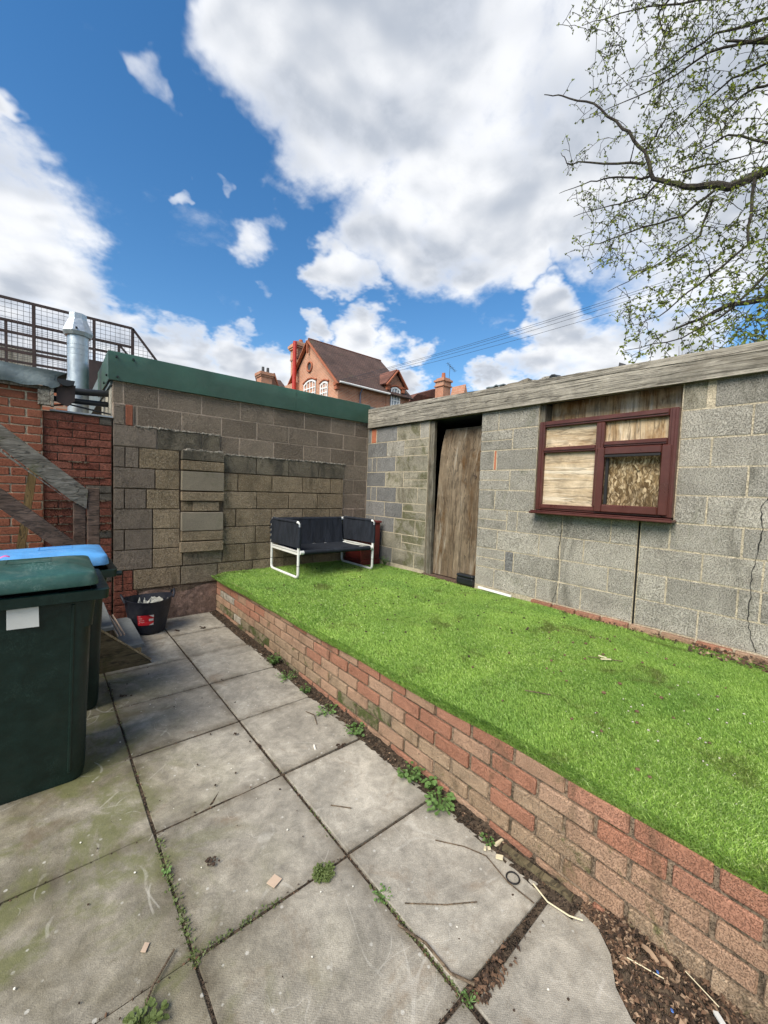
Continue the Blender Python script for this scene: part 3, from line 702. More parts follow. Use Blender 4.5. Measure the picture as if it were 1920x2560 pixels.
# between doorway and window, below the window, right of it
srow(-4, [-2.19, -2.425, -2.915], G_); srow(-3, [-2.19, -2.615, -2.915], ['H', G_]); srow(-2, [-2.19, -2.385, -2.42, -2.915], [G_, None, G_])
piece('brick', sw, -.002, .1, -2.415, -2.39, l(-2)+.006, l(-3)-.006, 'terracotta', .003)
srow(-1, [-2.19, -2.605, -2.915], ['H', G_]); srow(0, [-2.195, -2.425, -2.915], G_)
srow(1, [-2.198, -2.595, -2.725, -3.225, -3.675, -3.892], ['H', G_, G_, G_, G_])
srow(2, [-2.2, -2.485, -2.99, -3.215, -3.445, -3.892], G_); srow(3, [-2.2, -2.595, -2.705, -3.225, -3.675, -3.892], ['H', B_, G_, G_, G_])
srow(4, [-2.2, -2.465, -2.985, -3.22, -3.445, -3.892], G_)
srow(1, [-3.912, -4.125, -4.575, -4.72, -5.16, -5.6], G_); srow(2, [-3.912, -4.35, -4.70, -4.9, -5.4], G_); srow(3, [-3.912, -4.125, -4.575, -4.70, -5.1, -5.6], G_); srow(4, [-3.912, -4.35, -4.80, -5.25, -5.7], G_)
srow(0, [-4.142, -4.35, -4.73, -5.25], G_); srow(-1, [-4.142, -4.575, -4.70, -5.15], G_); srow(-2, [-4.142, -4.35, -4.80, -5.25], G_); srow(-3, [-4.142, -4.575, -5.02, -5.4], G_)
srow(-4, [-4.142, -4.305], [Y_]); srow(-4, [-4.345, -4.80, -5.25], G_)
# zig-zag settlement cracks, open and dirty
def crack(pts, w):
    mb = MB(); P = []
    for (a, b), (c, d) in zip(pts[:-1], pts[1:]):
        for i in range(6):
            t = i/6; P.append((a+(c-a)*t+rs_.uniform(-.006, .006), b+(d-b)*t))
    P.append(pts[-1])
    k = 0
    for (y, z) in P:
        ww = w*rs_.uniform(.4, 1.2); mb.v += [Vector((-.0062, y+ww, z)), Vector((-.0062, y-ww, z))]
    for i in range(len(P)-1): mb.f.append((2*i, 2*i+1, 2*i+3, 2*i+2))
    mb.build('crack', 'black_dark', sw)
crack([(-3.222, 1.40), (-3.222, 1.2), (-3.20, 1.07), (-3.215, .97)], .003); crack([(-3.215, .74), (-3.205, .64), (-3.17, .53)], .0025)
crack([(-4.70, 1.65), (-4.66, 1.58), (-4.675, 1.42), (-4.66, 1.2), (-4.64, 1.1), (-4.645, .95), (-4.64, .76), (-4.66, .66), (-4.70, .53)], .003)
# plinth bricks at the foot of the wall
y = -2.95
while y > -5.7:
    piece('plinth_brick', sw, -.042, .03, y-.225, y-.008, .44, .511, 'brick_pale' if rs_.random() < .6 else 'brick_red', .005); y -= .233
# shed shell behind
mb = MB(); mb.b(.10, 2.8, -5.9, -5.8, 0, 2.57); mb.b(2.7, 2.8, -5.8, 0, 0, 2.54); mb.b(.102, 2.8, .0, .1, 0, 2.60); mb.b(.102, 2.7, -5.8, 0, .38, .42)
mb.build('shell', 'block_brown', sw)
mb = MB(); mb.add([(.03, .05, 2.62), (2.9, .05, 2.50), (2.9, -6, 2.45), (.03, -6, 2.57), (.03, .05, 2.66), (2.9, .05, 2.54), (2.9, -6, 2.49), (.03, -6, 2.61)], [(0, 1, 2, 3), (7, 6, 5, 4), (0, 4, 5, 1), (1, 5, 6, 2), (2, 6, 7, 3), (3, 7, 4, 0)])
mb.build('roof_sheet', 'felt_grey', sw)

# timber fascia beam
tb = thing('timber_fascia', 'long weathered grey timber beam along the top of the shed front', 'beam', (-.05, -2.8, 2.55))
def beam(y, e): return [(-.052, y, 2.556-.0058*-y), (.03, y, 2.556-.0058*-y), (.03, y, e(y)), (-.052, y, e(y))]
top = lambda y: 2.852 - .0245*-y
mid = lambda y: top(y)-.062+.004*math.sin(y*3)
mb = MB(); ys = [-.05-i*.195 for i in range(31)]
mb.loft([[(x+.0015*fnoise(y, i), yy, z) for i, (x, yy, z) in enumerate(beam(y, lambda q: mid(q)-.003))] for y in ys]); mb.build('lower_board', 'timber_beam', tb)
mb = MB(); mb.loft([[(-.056+.0015*fnoise(y, 4), y, mid(y)), (.03, y, mid(y)), (.03, y, top(y)), (-.050, y, top(y)+.004*fnoise(y*2, 1))] for y in ys]); mb.build('upper_board', 'timber_beam', tb)

# doorway: frame post and warped plywood
dr = thing('boarded_door', 'weathered warped plywood sheet closing the shed doorway', 'door', (.08, -1.8, .5))
mb = MB(); mb.bar((.035, -1.384, 2.53), (.035, -1.420, .46), .086, .05, (1, 0, 0), .004); mb.build('frame_post', 'timber_post', dr)
def lf(t):   # left edge bows
    return -1.448 - .006*t - .10*max(0, t-.6)**1.3 + .006*math.sin(t*9)
fx = lambda u, v: .062 + .085*v*v + .9*max(0., v-.8)**2 + .018*math.sin(u*3.1)*v + .006*math.sin(u*5+v*4)
mb = MB(); mb.grid(lambda u, v: (fx(u, v), lf(v)+u*(-2.185-lf(v)), (.505+v*1.93)), 16, 30)
mb.grid(lambda u, v: (fx(u, v)+.014, lf(v)+u*(-2.185-lf(v)), (.505+v*1.93)), 16, 30); mb.grid(lambda u, v: (fx(0, v)+.014*u, lf(v), (.505+v*1.93)), 1, 30)
mb.build('board', 'ply_door', dr, True)
mb = MB(); mb.tube([(fx(.8, .66)-.012+.0, -2.055+.022*math.cos(a), 1.80+.022*math.sin(a)) for a in [R(20+i*28) for i in range(10)]], .0035, 6); mb.build('hook', 'rust_steel', dr)
mb = MB(); mb.b(-.03, .10, -2.2, -1.34, .40, .492); mb.build('threshold', 'timber_brown', dr)
bx_ = thing('black_box', 'small black plastic box on the doorway threshold', 'box', (-.02, -2.08, .5))
mb = MB(); mb.b(-.06, .02, -2.205, -1.965, .488, .572, .012); mb.build('body', 'black_box', bx_); mb = MB(); mb.b(-.063, .023, -2.208, -1.962, .574, .612, .014); mb.build('lid', 'black_box', bx_)
mb = MB(); mb.bar((-.055, -2.30, .505), (-.06, -2.74, .497), .018, .022); tag(mb.build('white_strip', 'white_trim'), 'thin white plastic strip lying on the lawn edge against the shed wall', 'strip')

# boarded window
wn = thing('boarded_window', 'brown plastic framed window boarded with plywood and chipboard', 'window', (-.02, -3.55, 1.43))
FX0, FX1 = -.058, .02
def wbar(nm, y0, y1, z0, z1, x0=FX0, x1=FX1, par=None, step=True):
    mb = MB(); mb.b(x0, x1, y1, y0, z0, z1, .006)
    if step:
        dy, dz = abs(y1-y0), abs(z1-z0)
        if dy > dz: mb.b(x0-.010, x0+.002, y1+.004, y0-.004, z0+dz*.32, z1-dz*.30, .004)
        else: mb.b(x0-.010, x0+.002, y1+dy*.32, y0-dy*.30, z0+.004, z1-.004, .004)
    return mb.build(nm, 'pvc_brown', par or wn)
wbar('frame_jamb', -2.955, -3.015, 1.455, 2.345); wbar('frame_jamb', -4.075, -4.14, 1.455, 2.345)
wbar('frame_head', -3.016, -4.074, 2.285, 2.345); wbar('frame_bottom', -3.016, -4.074, 1.455, 1.515)
wbar('mullion', -3.515, -3.585, 1.516, 2.284); wbar('transom', -3.016, -3.514, 2.03, 2.085); wbar('transom', -3.586, -4.074, 2.055, 2.108)
sh = thing('sash', '', '', (0, 0, 0)); bpy.data.objects.remove(sh)
mb = MB()
for (y0, y1, z0, z1) in ((-3.545, -3.607, 1.472, 2.05), (-4.045, -4.112, 1.472, 2.05), (-3.608, -4.044, 1.985, 2.05), (-3.608, -4.044, 1.472, 1.54)): mb.b(-.088, -.0585, y1, y0, z0, z1, .008)
mb.build('sash', 'pvc_brown', wn)
mb = MB(); mb.b(-.088, -.0555, -4.04, -3.612, 1.965, 1.984); mb.b(-.05, -.03, -3.635, -3.612, 1.545, 1.96); mb.build('sash_seal', 'black_rubber', wn)
mb = MB(); mb.b(-.135, -.0, -4.165, -2.93, 1.418, 1.440, .006); mb.b(-.125, -.075, -4.15, -2.94, 1.441, 1.452, .004); mb.build('sill', 'pvc_brown', wn)
def board(nm, y0, y1, z0, z1, x, mat): mb = MB(); mb.b(x, x+.012, y1, y0, z0, z1); return mb.build(nm, mat, wn)
board('plywood_panel', -3.0, -3.53, 2.07, 2.30, -.018, 'ply_window'); board('plywood_panel', -3.0, -3.53, 1.50, 2.045, -.018, 'ply_window')
board('plywood_panel', -3.57, -4.09, 2.09, 2.30, -.018, 'ply_vertical'); board('chipboard_panel', -3.57, -4.09, 1.50, 2.06, .0, 'chipboard')
board('plywood_panel', -2.97, -4.13, 2.20, 2.56, .150, 'ply_vertical'); 
mb = MB(); mb.b(.03, .16, -2.965, -2.918, 1.42, 2.54); mb.b(.03, .16, -4.14, -4.132, 1.42, 2.54); mb.build('lining', 'timber_post', wn)
for yn in (-3.03, -3.26, -3.5):
    for zn in (1.535, 2.02, 2.10, 2.27):
        mb = MB(); mb.tube([(-.016, yn, zn), (-.0205, yn, zn)], .004, 6); mb.build('nail', 'rust_steel', wn)
mb = MB(); mb.bar((-.006, -3.835, 1.90), (-.006, -3.87, 1.845), .012, .022, (1, 0, 0)); mb.build('chip', 'wood_pale', wn)

# ------------------------------------------------------------------ left brick walls
nb = thing('orange_brick_wall', 'newer orange-red brick wall with pale mortar at the left edge', 'wall', (-4.5, .1, 0))
mb = MB(); mb.b(-6.0, -3.957, -.022, .2, 0, 2.46); mb.build('mortar', 'mortar_pale', nb)
for k in range(31):
    z0 = .012+k*.0795; x = -3.955 - (.1125 if k % 2 else 0.)
    if k % 2: piece('brick', nb, -4.062+.0, -3.955, -.03, .07, z0+.005, z0+.0745, 'brick_new', .005, .003)
    while x > -5.0:
        x1 = x; x0 = x-.225
        if k % 2: x1 -= .0
        shared_piece('brick', nb, ((x0+x1)/2-.005, .02-.0*k, z0+.0398), (.213, .1, .0695), 'brick_new', .005, .003); x -= .225
rb = thing('rough_brick_wall', 'old crumbling red brick wall between the orange brick and the concrete blocks', 'wall', (-3.67, .1, 0))
mb = MB(); mb.b(-3.953, -3.394, .012, .2, 0, 2.245); mb.build('mortar', 'mortar_old', rb)
for k in range(28):
    z0 = .03+k*.0789; xs = [-3.951, -3.724, -3.503, -3.396] if k % 2 else [-3.951, -3.84, -3.617, -3.396]
    for a, b in zip(xs[:-1], xs[1:]):
        mat = 'brick_rough' if rs_.random() > .08 else 'brick_grey'
        if k in (23, 21) and a < -3.9 and b < -3.8: mat = 'brick_grey'
        pr = rs_.uniform(-.004, .006); piece('brick', rb, a+.003, b-.003, -pr, .1, z0+.004, z0+.0755, mat, .006, .004)
def squeeze(k, a, b):   # mortar snots hanging from bed joints
    mb = MB(); x = a
    while x < b:
        w = rs_.uniform(.012, .04); v, f = chbox(w/2, rs_.uniform(.006, .014), rs_.uniform(.003, .008), .002, .003, rs_)
        c = Vector((x, -.006, .03+k*.0789+rs_.uniform(-.004, .003))); mb.add([c+Vector(q) for q in v], f); x += w*rs_.uniform(.7, 1.6)
    mb.build('mortar_blob', 'mortar_old', rb)
for k, a, b in ((15, -3.94, -3.4), (16, -3.94, -3.5), (17, -3.94, -3.42), (22, -3.75, -3.6), (20, -3.78, -3.45), (14, -3.9, -3.4), (13, -3.9, -3.4)): squeeze(k, a, b)
mb = MB(); mb.b(-3.90, -3.39, -.018, .5, 2.247, 2.262); tag(mb.build('lead_flashing', 'lead_sheet'), 'thin grey metal flashing on top of the rough brick wall', 'flashing')

# grey felt fascia, batten, timber block, gutter end
ff = thing('felt_fascia', 'torn grey roofing felt fascia above the orange brick wall', 'roof edge', (-4.2, -.1, 2.45))
mb = MB()
def fel(u, v):
    x = -5.0 + u*1.215 + (.03*math.sin(v*7) if u > .97 else 0) - .085*(1-v)*(u > .9)*((u-.9)/.1)
    return (x, -.10-.018*math.sin(u*23)*(.4+v*.2)-.012*math.sin(v*5+u*9), 2.452+.19*v-.03*u*v+.008*math.sin(u*31)*(1-v))
mb.grid(fel, 40, 8); mb.grid(lambda u, v: (fel(u, 1)[0], fel(u, 1)[1]+v*.5, fel(u, 1)[2]+.01*v), 40, 2); mb.build('felt', 'felt_grey', ff, True)
mb = MB(); mb.b(-5.0, -3.865, -.085, -.03, 2.43, 2.462); mb.build('batten', 'timber_post', ff)
mb = MB(); mb.b(-3.985, -3.895, -.085, -.03, 2.285, 2.428, .004); mb.b(-3.893, -3.868, -.10, -.02, 2.28, 2.44, .003); mb.build('timber_block', 'timber_beam', ff)
mb = MB()
for i in range(9):
    a = R(180+i*22.5); mb.v += [Vector((-3.775+.068*math.cos(a), -.12, 2.545+.06*math.sin(a))), Vector((-3.775+.068*math.cos(a), .3, 2.545+.06*math.sin(a)))]
for i in range(8): mb.f.append((2*i, 2*i+1, 2*i+3, 2*i+2))
mb.f.append(tuple(2*i for i in range(9))); mb.build('gutter_end', 'black_pipe', ff)
mb = MB(); mb.prism([(-3.845, -.06, 2.475), (-3.70, -.06, 2.515), (-3.708, -.06, 2.36), (-3.762, -.06, 2.30), (-3.85, -.06, 2.335)], (0, .02, 0)); mb.build('flap', 'rust_steel', ff)
for nm, z, r_, y, z2 in (('waste_pipe', 2.505, .036, .32, 2.555), ('waste_pipe', 2.42, .03, .36, 2.44)):
    mb = MB(); mb.tube([(-3.95, y, z), (-3.6, y+.02, (z+z2)/2), (-3.38, y+.04, z2)], r_, 10)
    tag(mb.build(nm, 'black_pipe', None, True), 'thicker black waste pipe running behind the rough brick wall' if r_ > .032 else 'thinner black waste pipe just below the thicker one', 'pipe', 'waste pipes behind the brick wall')
mb = MB(); mb.tube([(-3.9, .12, 2.31), (-3.75, .10, 2.345), (-3.6, .12, 2.325), (-3.39, .14, 2.30)], .009, 6); tag(mb.build('cable', 'black_pipe', None, True), 'sagging black cable above the rough brick wall', 'cable')
fl = thing('metal_flue', 'galvanised metal flue pipe with a tapered cowl above the brick wall', 'flue', (-3.645, .75, 2.2))
mb = MB(); mb.tube([(-3.645, .75, 2.1), (-3.645, .75, 3.24)], .1, 24); mb.build('pipe', 'galvanised', fl, True)
for z in (3.0, 3.06, 3.11):
    mb = MB(); mb.tube([(-3.645, .75, z), (-3.645, .75, z+.008)], .1025, 24); mb.build('seam_ring', 'galvanised', fl, True)
mb = MB(); cx, cy = -3.645, .75
mb.loft([[(cx+r*math.cos(2*math.pi*j/8+.39), cy+r*math.sin(2*math.pi*j/8+.39), z) for j in range(8)] for z, r in ((3.21, .128), (3.25, .148), (3.27, .142), (3.40, .088), (3.46, .086))]); mb.build('cowl', 'galvanised', fl)
mb = MB(); mb.tube([(cx-.02, cy-.125, 3.275), (cx-.02, cy-.145, 3.275)], .011, 8); mb.build('bolt', 'black_pipe', fl)
# flat roof with caged walkway behind
mb = MB(); mb.b(-7, -3.0, 3.2, 6.8, 0, 3.05); mb.build('walls', 'house_brick_y')
o_ = bpy.data.objects['walls']; o_.name = 'roof_terrace_block'; tag(o_, 'low dark brick building carrying the mesh railings', 'building')
mb = MB(); mb.b(-3.42, -2.6, 3.0, 5.2, 2.9, 3.52); tag(mb.build('parapet_block', 'rust_steel'), 'dark rusty parapet behind the flue', 'parapet')
def mesh_rail(label, Y, xs, zt, zb_, end, cell, rails, ptop=None):
    t = thing('mesh_railing', label, 'railing', ((xs[0]+xs[-1])/2, Y, zb_), 'mesh railings on the flat roof')
    for x in xs[1:]:
        mb = MB(); mb.b(x-.025, x+.025, Y-.02, Y+.02, zb_-.5, zt); mb.build('post', 'rust_steel', t)
    for z in [zt]+rails:
        mb = MB(); mb.b(xs[0], xs[-1], Y-.018, Y+.018, z-.022, z+.022); mb.build('rail', 'rust_steel', t)
    ex, ez = end
    mb = MB(); mb.bar((xs[-1], Y, zt), (ex, Y, ez), .04, .04); mb.build('sloping_rail', 'rust_steel', t)
    mb = MB(); x = xs[0]; w = .0055
    while x < ex:
        top_ = zt if x < xs[-1] else zt+(ez-zt)*(x-xs[-1])/(ex-xs[-1])
        mb.b(x-w/2, x+w/2, Y-.003, Y+.003, zb_-.4, top_); x += cell
    z = zt-cell
    while z > zb_-.4:
        xe = xs[-1] if z > zt else xs[-1]+(ex-xs[-1])*min(1, (zt-z)/(zt-ez)); mb.b(xs[0], xe, Y+.0035, Y+.008, z-w/2, z+w/2); z -= cell
    o = mb.build('wire_mesh', 'mesh_steel', t); o['kind'] = 'stuff'
mesh_rail('nearer rusty steel mesh railing rising behind the flue', 5., [-6.5, -4.12, -3.205, -2.545], 4.80, 3.7, (-2.0, 4.12), .083, [4.41, 4.21, 3.88])
mesh_rail('farther mesh railing seen through the nearer one', 6.7, [-6.5, -4.6, -3.4, -2.6], 4.88, 3.75, (-2.3, 4.55), .083, [4.35, 4.05])
mb = MB(); mb.b(-7.5, -4.15, 8.5, 8.8, 3, 4.75); tag(mb.build('pale_parapet', 'wall_whitewash'), 'pale rendered wall far behind the mesh railings', 'wall')

# ------------------------------------------------------------------ timber steps
st = thing('timber_steps', 'rough timber steps with grey treads beside the green bins', 'steps', (-3.6, -.75, 0))
for k in range(4):
    zt = .185+.19*k; x1 = -3.285-.222*k
    mb = MB(); mb.add(*(lambda v, f: ([Vector(p)+Vector((x1-.075, -.76, zt-.016)) for p in v], f))(*chbox(.085, .43, .016, .004))); mb.build('tread', 'tread_grey', st)
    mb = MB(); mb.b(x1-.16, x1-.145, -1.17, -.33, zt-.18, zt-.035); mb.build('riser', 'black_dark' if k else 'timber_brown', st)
mb = MB(); mb.b(-3.34, -3.295, -1.16, -1.10, .0, .155); mb.build('support_block', 'wood_pale', st)
for y, nm in ((-1.205, 'stringer'), (-.32, 'stringer')):
    mb = MB(); mb.prism([(-3.222, y, .0), (-3.235, y, .022), (-3.6, y, .362), (-4.35, y, 1.06), (-4.35, y, .62), (-3.72, y, .0)], (0, .02, 0)); mb.build(nm, 'ply_stringer', st)
mb = MB(); mb.bar((-3.228, -1.196, .03), (-4.35, -1.196, 1.067), .022, .012); mb.build('stringer_edge', 'wood_pale', st)
for i, x in enumerate((-3.415, -3.44, -3.465)):
    mb = MB(); mb.bar((x, -1.13, .27-.0*i), (x-.03, -.55, .29), .01, .012); mb.build('slat', 'card_pink', st)
mb = MB(); mb.b(-3.672, -3.592, -1.16, -1.08, .2, 1.525, .005); mb.build('newel_post', 'timber_brown', st)
mb = MB(); mb.b(-3.76, -3.678, -1.10, -1.03, .2, 1.40, .005); mb.build('newel_post', 'timber_brown', st)
mb = MB(); mb.prism([(-3.668, -1.17, 1.51), (-4.42, -1.17, 2.19), (-4.42, -1.17, 2.03), (-3.78, -1.17, 1.43), (-3.680, -1.17, 1.36)], (0, .045, 0)); mb.build('hand_rail', 'timber_rail', st)
mb = MB(); mb.prism([(-4.42, -1.14, 2.02), (-3.79, -1.14, 1.425), (-3.77, -1.14, 1.405), (-4.42, -1.14, 1.985)], (0, .06, 0)); mb.build('hand_rail_cap', 'timber_beam', st)
mb = MB(); mb.prism([(-3.70, -1.16, 1.045), (-4.42, -1.16, 1.745), (-4.42, -1.16, 1.60), (-3.76, -1.16, .945)], (0, .045, 0)); mb.build('mid_rail', 'timber_brown', st)
mb = MB(); mb.bar((-4.14, -.22, .7), (-4.0, -.20, 1.82), .06, .115, (0, 1, 0)); mb.build('leaning_post', 'timber_yellow', st)

# ------------------------------------------------------------------ wheelie bins
def wheelie(name, label, x0, x1, y0, y1, zr, lidmat, lid_h, open_, group='wheelie bins'):
    """x1 is the front (open) end; body tapers to the foot"""
    t = thing(name, label, 'bin', ((x0+x1)/2, (y0+y1)/2, 0), group); ix = .075
    secs = [(.004, .11, .075, .06), (.05, .10, .07, .07), (.5, .088, .05, .06), (zr-.055, .072, .035, .05)]
    mb = MB(); mb.loft([rrect(x0+a, x1-a, y0+b, y1-b, z, r, 5) for z, a, b, r in secs], True, False)
    body = mb.build('body', 'bin_green', t, True)
    for xr in (x1-.15, x0+.2):
        mb = MB(); mb.bar((xr+.0, y0+.036, zr-.07), (xr-.022, y0+.069, .06), .014, .016, (1, 0, 0), .004); mb.build('rib', 'bin_green', body)
    mb = MB(); mb.loft([rrect(x0+.062, x1-.062, y0+.028, y1-.028, zr-.062, .045, 5), rrect(x0+.004, x1-.004, y0, y1, zr-.052, .03, 5), rrect(x0, x1, y0-.002, y1+.002, zr-.004, .03, 5), rrect(x0+.006, x1-.006, y0+.004, y1-.004, zr, .03, 5), rrect(x0+.05, x1-.05, y0+.03, y1-.03, zr-.002, .03, 5), rrect(x0+.07, x1-.07, y0+.045, y1-.045, zr-.2, .03, 5)], False, False)
    mb.build('rim', 'bin_green', t, True)
    a = open_; c, s = math.cos(a), math.sin(a)
    def tl(p): # hinge along the back edge x0
        dx, dz = p[0]-x0, p[2]-(zr+.012); return (x0+dx*c-dz*s, p[1], zr+.012+dx*s+dz*c)
    lx1 = x1-.052; mb = MB(); rings = []
    for z, ins, r in ((zr+.016, -.008, .05), (zr+.022, -.010, .05), (zr+.068, .002, .05), (zr+.078, .010, .05), (zr+.083, .022, .05), (zr+.083+lid_h*.5, .10, .06), (zr+.083+lid_h*.85, .17, .06), (zr+.083+lid_h, .22, .04)):
        rings.append([tl(p) for p in rrect(x0+ins*.5, lx1-ins*.6, y0+ins-.004, y1-ins+.004, z, r, 6)])
    mb.loft(rings, True, True); lid = mb.build('lid', lidmat, t, True)
    zt = zr+.083+lid_h
    mb = MB(); ym = (y0+y1)/2
    for (a0, a1, b0, b1) in ((lx1-.36, lx1-.19, ym-.07, ym-.064), (lx1-.36, lx1-.19, ym+.064, ym+.07), (lx1-.366, lx1-.36, ym-.07, ym+.07), (lx1-.19, lx1-.184, ym-.07, ym+.07)):
        v = [tl((x, y, z)) for x in (a0, a1) for y in (b0, b1) for z in (zt-.004, zt+.003)]
        mb.add(v, [(0, 1, 3, 2), (4, 6, 7, 5), (0, 4, 5, 1), (2, 3, 7, 6), (0, 2, 6, 4), (1, 5, 7, 3)])
    mb.build('embossed_panel', lidmat, lid)
    for y in (y0+.02, y1-.02):
        mb = MB(); mb.tube([(x0+.10, y-.03, .1), (x0+.10, y+.03, .1)], .1, 18); w = mb.build('wheel', 'black_rubber', t, True)
    mb = MB(); mb.tube([(x0-.03, y0+.08, zr-.02), (x0-.03, y1-.08, zr-.02)], .014, 8); mb.build('handle', 'bin_green', t, True)
    return t
b1 = wheelie('wheelie_bin', 'dark green wheelie bin with a green lid and a blank white sticker', -4.43, -3.662, -2.63, -2.03, 1.03, 'bin_lid_green', .030, 0.016)
mb = MB(); mb.add([(-4.06, -2.6105, .973), (-3.946, -2.6105, .976), (-3.945, -2.606, .872), (-4.061, -2.606, .876)], [(3, 2, 1, 0)])
mb.build('sticker', 'label_white', b1)
b2 = wheelie('wheelie_bin', 'wheelie bin with a bright blue lid standing behind the all-green one', -4.31, -3.545, -1.87, -1.29, .985, 'bin_blue', .03, .03)
mb = MB(); mb.tube([(-3.56, -1.84, .95), (-3.52, -1.84, .95)], .018, 8); mb.build('lifting_peg', 'bin_green', b2)
mb = MB(); mb.grid(lambda u, v: (-4.14+u*.05, -1.88+.03*v+.01*u, 1.10+.015*math.sin(u*2.6)+.004*v), 6, 3); tag(mb.build('pink_tape', 'pink_plastic'), 'scrap of pink plastic on the blue bin lid', 'plastic scrap')

# ------------------------------------------------------------------ black rubber tub
tu = thing('flexible_tub', 'black flexible builders tub with plaster residue and a red label', 'tub', (-3.09, -.34, 0))
cx, cy = -3.105, -.33
def ring(r, z, dx=0): return [(cx+dx+r*math.cos(2*math.pi*j/36), cy+r*.93*math.sin(2*math.pi*j/36), z+(.012*math.cos(4*math.pi*j/36) if z > .3 else 0)) for j in range(36)]
mb = MB(); mb.loft([ring(.150, .008), ring(.158, .014), ring(.185, .15), ring(.215, .30), ring(.222, .355), ring(.228, .366), ring(.219, .368), ring(.206, .30), ring(.178, .15), ring(.150, .05)], True, True); mb.build('wall', 'tub_black', tu, True)
for sx in (-1, 1):
    mb = MB(); mb.tube([(cx+sx*.222, cy-.07, .352), (cx+sx*.238, cy-.05, .40), (cx+sx*.245, cy, .422), (cx+sx*.238, cy+.05, .40), (cx+sx*.222, cy+.07, .352)], .012, 8); mb.build('handle', 'tub_black', tu, True)
mb = MB()
def pl(u, v):
    a = .15+u*1.9; zz_ = .14+v*.20; rr = .174+.028*(zz_-.14)/.2-.006
    rr -= .03*abs(fnoise(u*2, v*2)); return (cx+rr*math.cos(a), cy+rr*.93*math.sin(a), zz_*(1-.25*abs(fnoise(u*3, 2))))
mb.grid(pl, 22, 8); mb.build('plaster_residue', 'plaster', tu, True)
mb = MB(); mb.loft([[(cx+.15*f*math.cos(2*math.pi*j/20), cy+.14*f*math.sin(2*math.pi*j/20), .10+.03*f*fnoise(j*.3, f)) for j in range(20)] for f in (1., .6, .2)], False, True); mb.build('plaster_bottom', 'plaster', tu, True)
def tp(a, z): r = .1605+.0275*(z-.014)/.136 if z < .15 else .185+.03*(z-.15)/.15; r += .0022; return (cx+r*math.cos(a), cy+r*.93*math.sin(a), z)
A0 = R(-113); 
def patch(a0, a1, z0, z1, mat, nm, lift=0.):
    mb = MB(); mb.grid(lambda u, v: tuple(Vector(tp(a0+(a1-a0)*u, z0+(z1-z0)*v))+Vector((math.cos(A0), math.sin(A0), 0))*lift), 8, 6); return mb.build(nm, mat, lab if lab else tu)
lab = None; lab = patch(R(-128), R(-84), .115, .225, 'label_red', 'label')
patch(R(-97), R(-85), .16, .185, 'label_white', 'barcode_panel', .0016)
def tri(pts, mat):
    mb = MB(); mb.add([tuple(Vector(tp(R(a), z))+Vector((math.cos(A0), math.sin(A0), 0))*.0016) for a, z in pts], [(0, 1, 2)]); mb.build('corner_mark', mat, lab)
tri([(-97, .2245), (-84.5, .198), (-84.5, .2245)], 'label_white'); tri([(-97, .1155), (-84.5, .1155), (-84.5, .138)], 'label_white'); tri([(-104, .2245), (-90, .19), (-97.5, .2245)], 'label_dark_red')
for i, (a, w, z) in enumerate(((-125, 6, .213), (-125, 10, .190), (-125, 3, .168), (-121, 2.5, .168), (-117, 2.5, .168), (-113, 3, .168), (-124, 3, .155), (-120, 2.5, .150), (-116, 2, .147), (-112, 2.2, .15), (-125, 2, .14))):
    patch(R(a), R(a+w), z, z+.0045, 'label_white', 'print_mark', .0012)

# ------------------------------------------------------------------ two seat sofa
sf = thing('garden_sofa', 'two-seat garden sofa of navy canvas on a white tube frame', 'sofa', (-1.06, -.45, .49))
GZ = .492
def side_loop(x, z1):
    yf, yb, r = -.835, -.085, .045; pts = []
    for cy_, cz_, a0 in ((yf+r, GZ+.012+r, 180), (yb-r, GZ+.012+r, 270), (yb-r, z1-r, 0), (yf+r, z1-r, 90)):
        for i in range(6):
            a = R(a0+18*i); pts.append((x, cy_+r*math.cos(a), cz_+r*math.sin(a)))
    return pts
SX = (-1.622, -.492)
for sx, x in ((-1, SX[0]), (1, SX[1])):
    mb = MB(); mb.tube(side_loop(x, 1.172), .0165, 8, closed=True); fr = mb.build('side_frame', 'white_metal', sf, True)
    mb = MB(); mb.b(x-.008, x+.008, -.82, -.10, .775, .825, .003); mb.b(x-.018, x+.018, -.82, -.10, .818, .826); mb.build('side_rail', 'white_metal', sf)
    # canvas arm panel, wrapped round front and back tubes, sagging a little
    mb = MB()
    def arm(u, v, side):
        y = -.856+u*.76; z = .868+v*(.296-.012*math.sin(u*3.14)) - (.02*u*(1-v)); bulge = .019 if u < .06 or u > .95 else .012+.006*math.sin(u*9+v*5)
        return (x+side*bulge, y, z)
    mb.grid(lambda u, v: arm(u, v, 1), 24, 8); mb.grid(lambda u, v: arm(1-u, v, -1), 24, 8)
    mb.grid(lambda u, v: (x+.019*math.cos(R(180-180*v)), -.856-.0*v-.012*math.sin(R(180*v)), .868+u*.25), 8, 6)
    mb.build('arm_panel', 'fabric_navy', sf, True)
    mb = MB(); mb.tube([(x, -.80, 1.172), (x, -.12, 1.168)], .0205, 10); mb.build('arm_sleeve', 'fabric_navy', sf, True)
    mb = MB(); mb.tube([(x, -.836, .87), (x, -.836, 1.112)], .0205, 10); mb.build('front_sleeve', 'fabric_navy', sf, True)
    for zc in (.91, .98, 1.05, 1.12):
        mb = MB(); mb.bar((x, -.06, zc-.014), (x, -.115, zc+.016), .042, .03); mb.build('strap', 'fabric_navy', sf)
mb = MB(); mb.tube([(SX[0]+.012, -.845, .808), (SX[1]-.012, -.845, .800)], .026, 12); mb.build('front_tube', 'white_metal', sf, True)
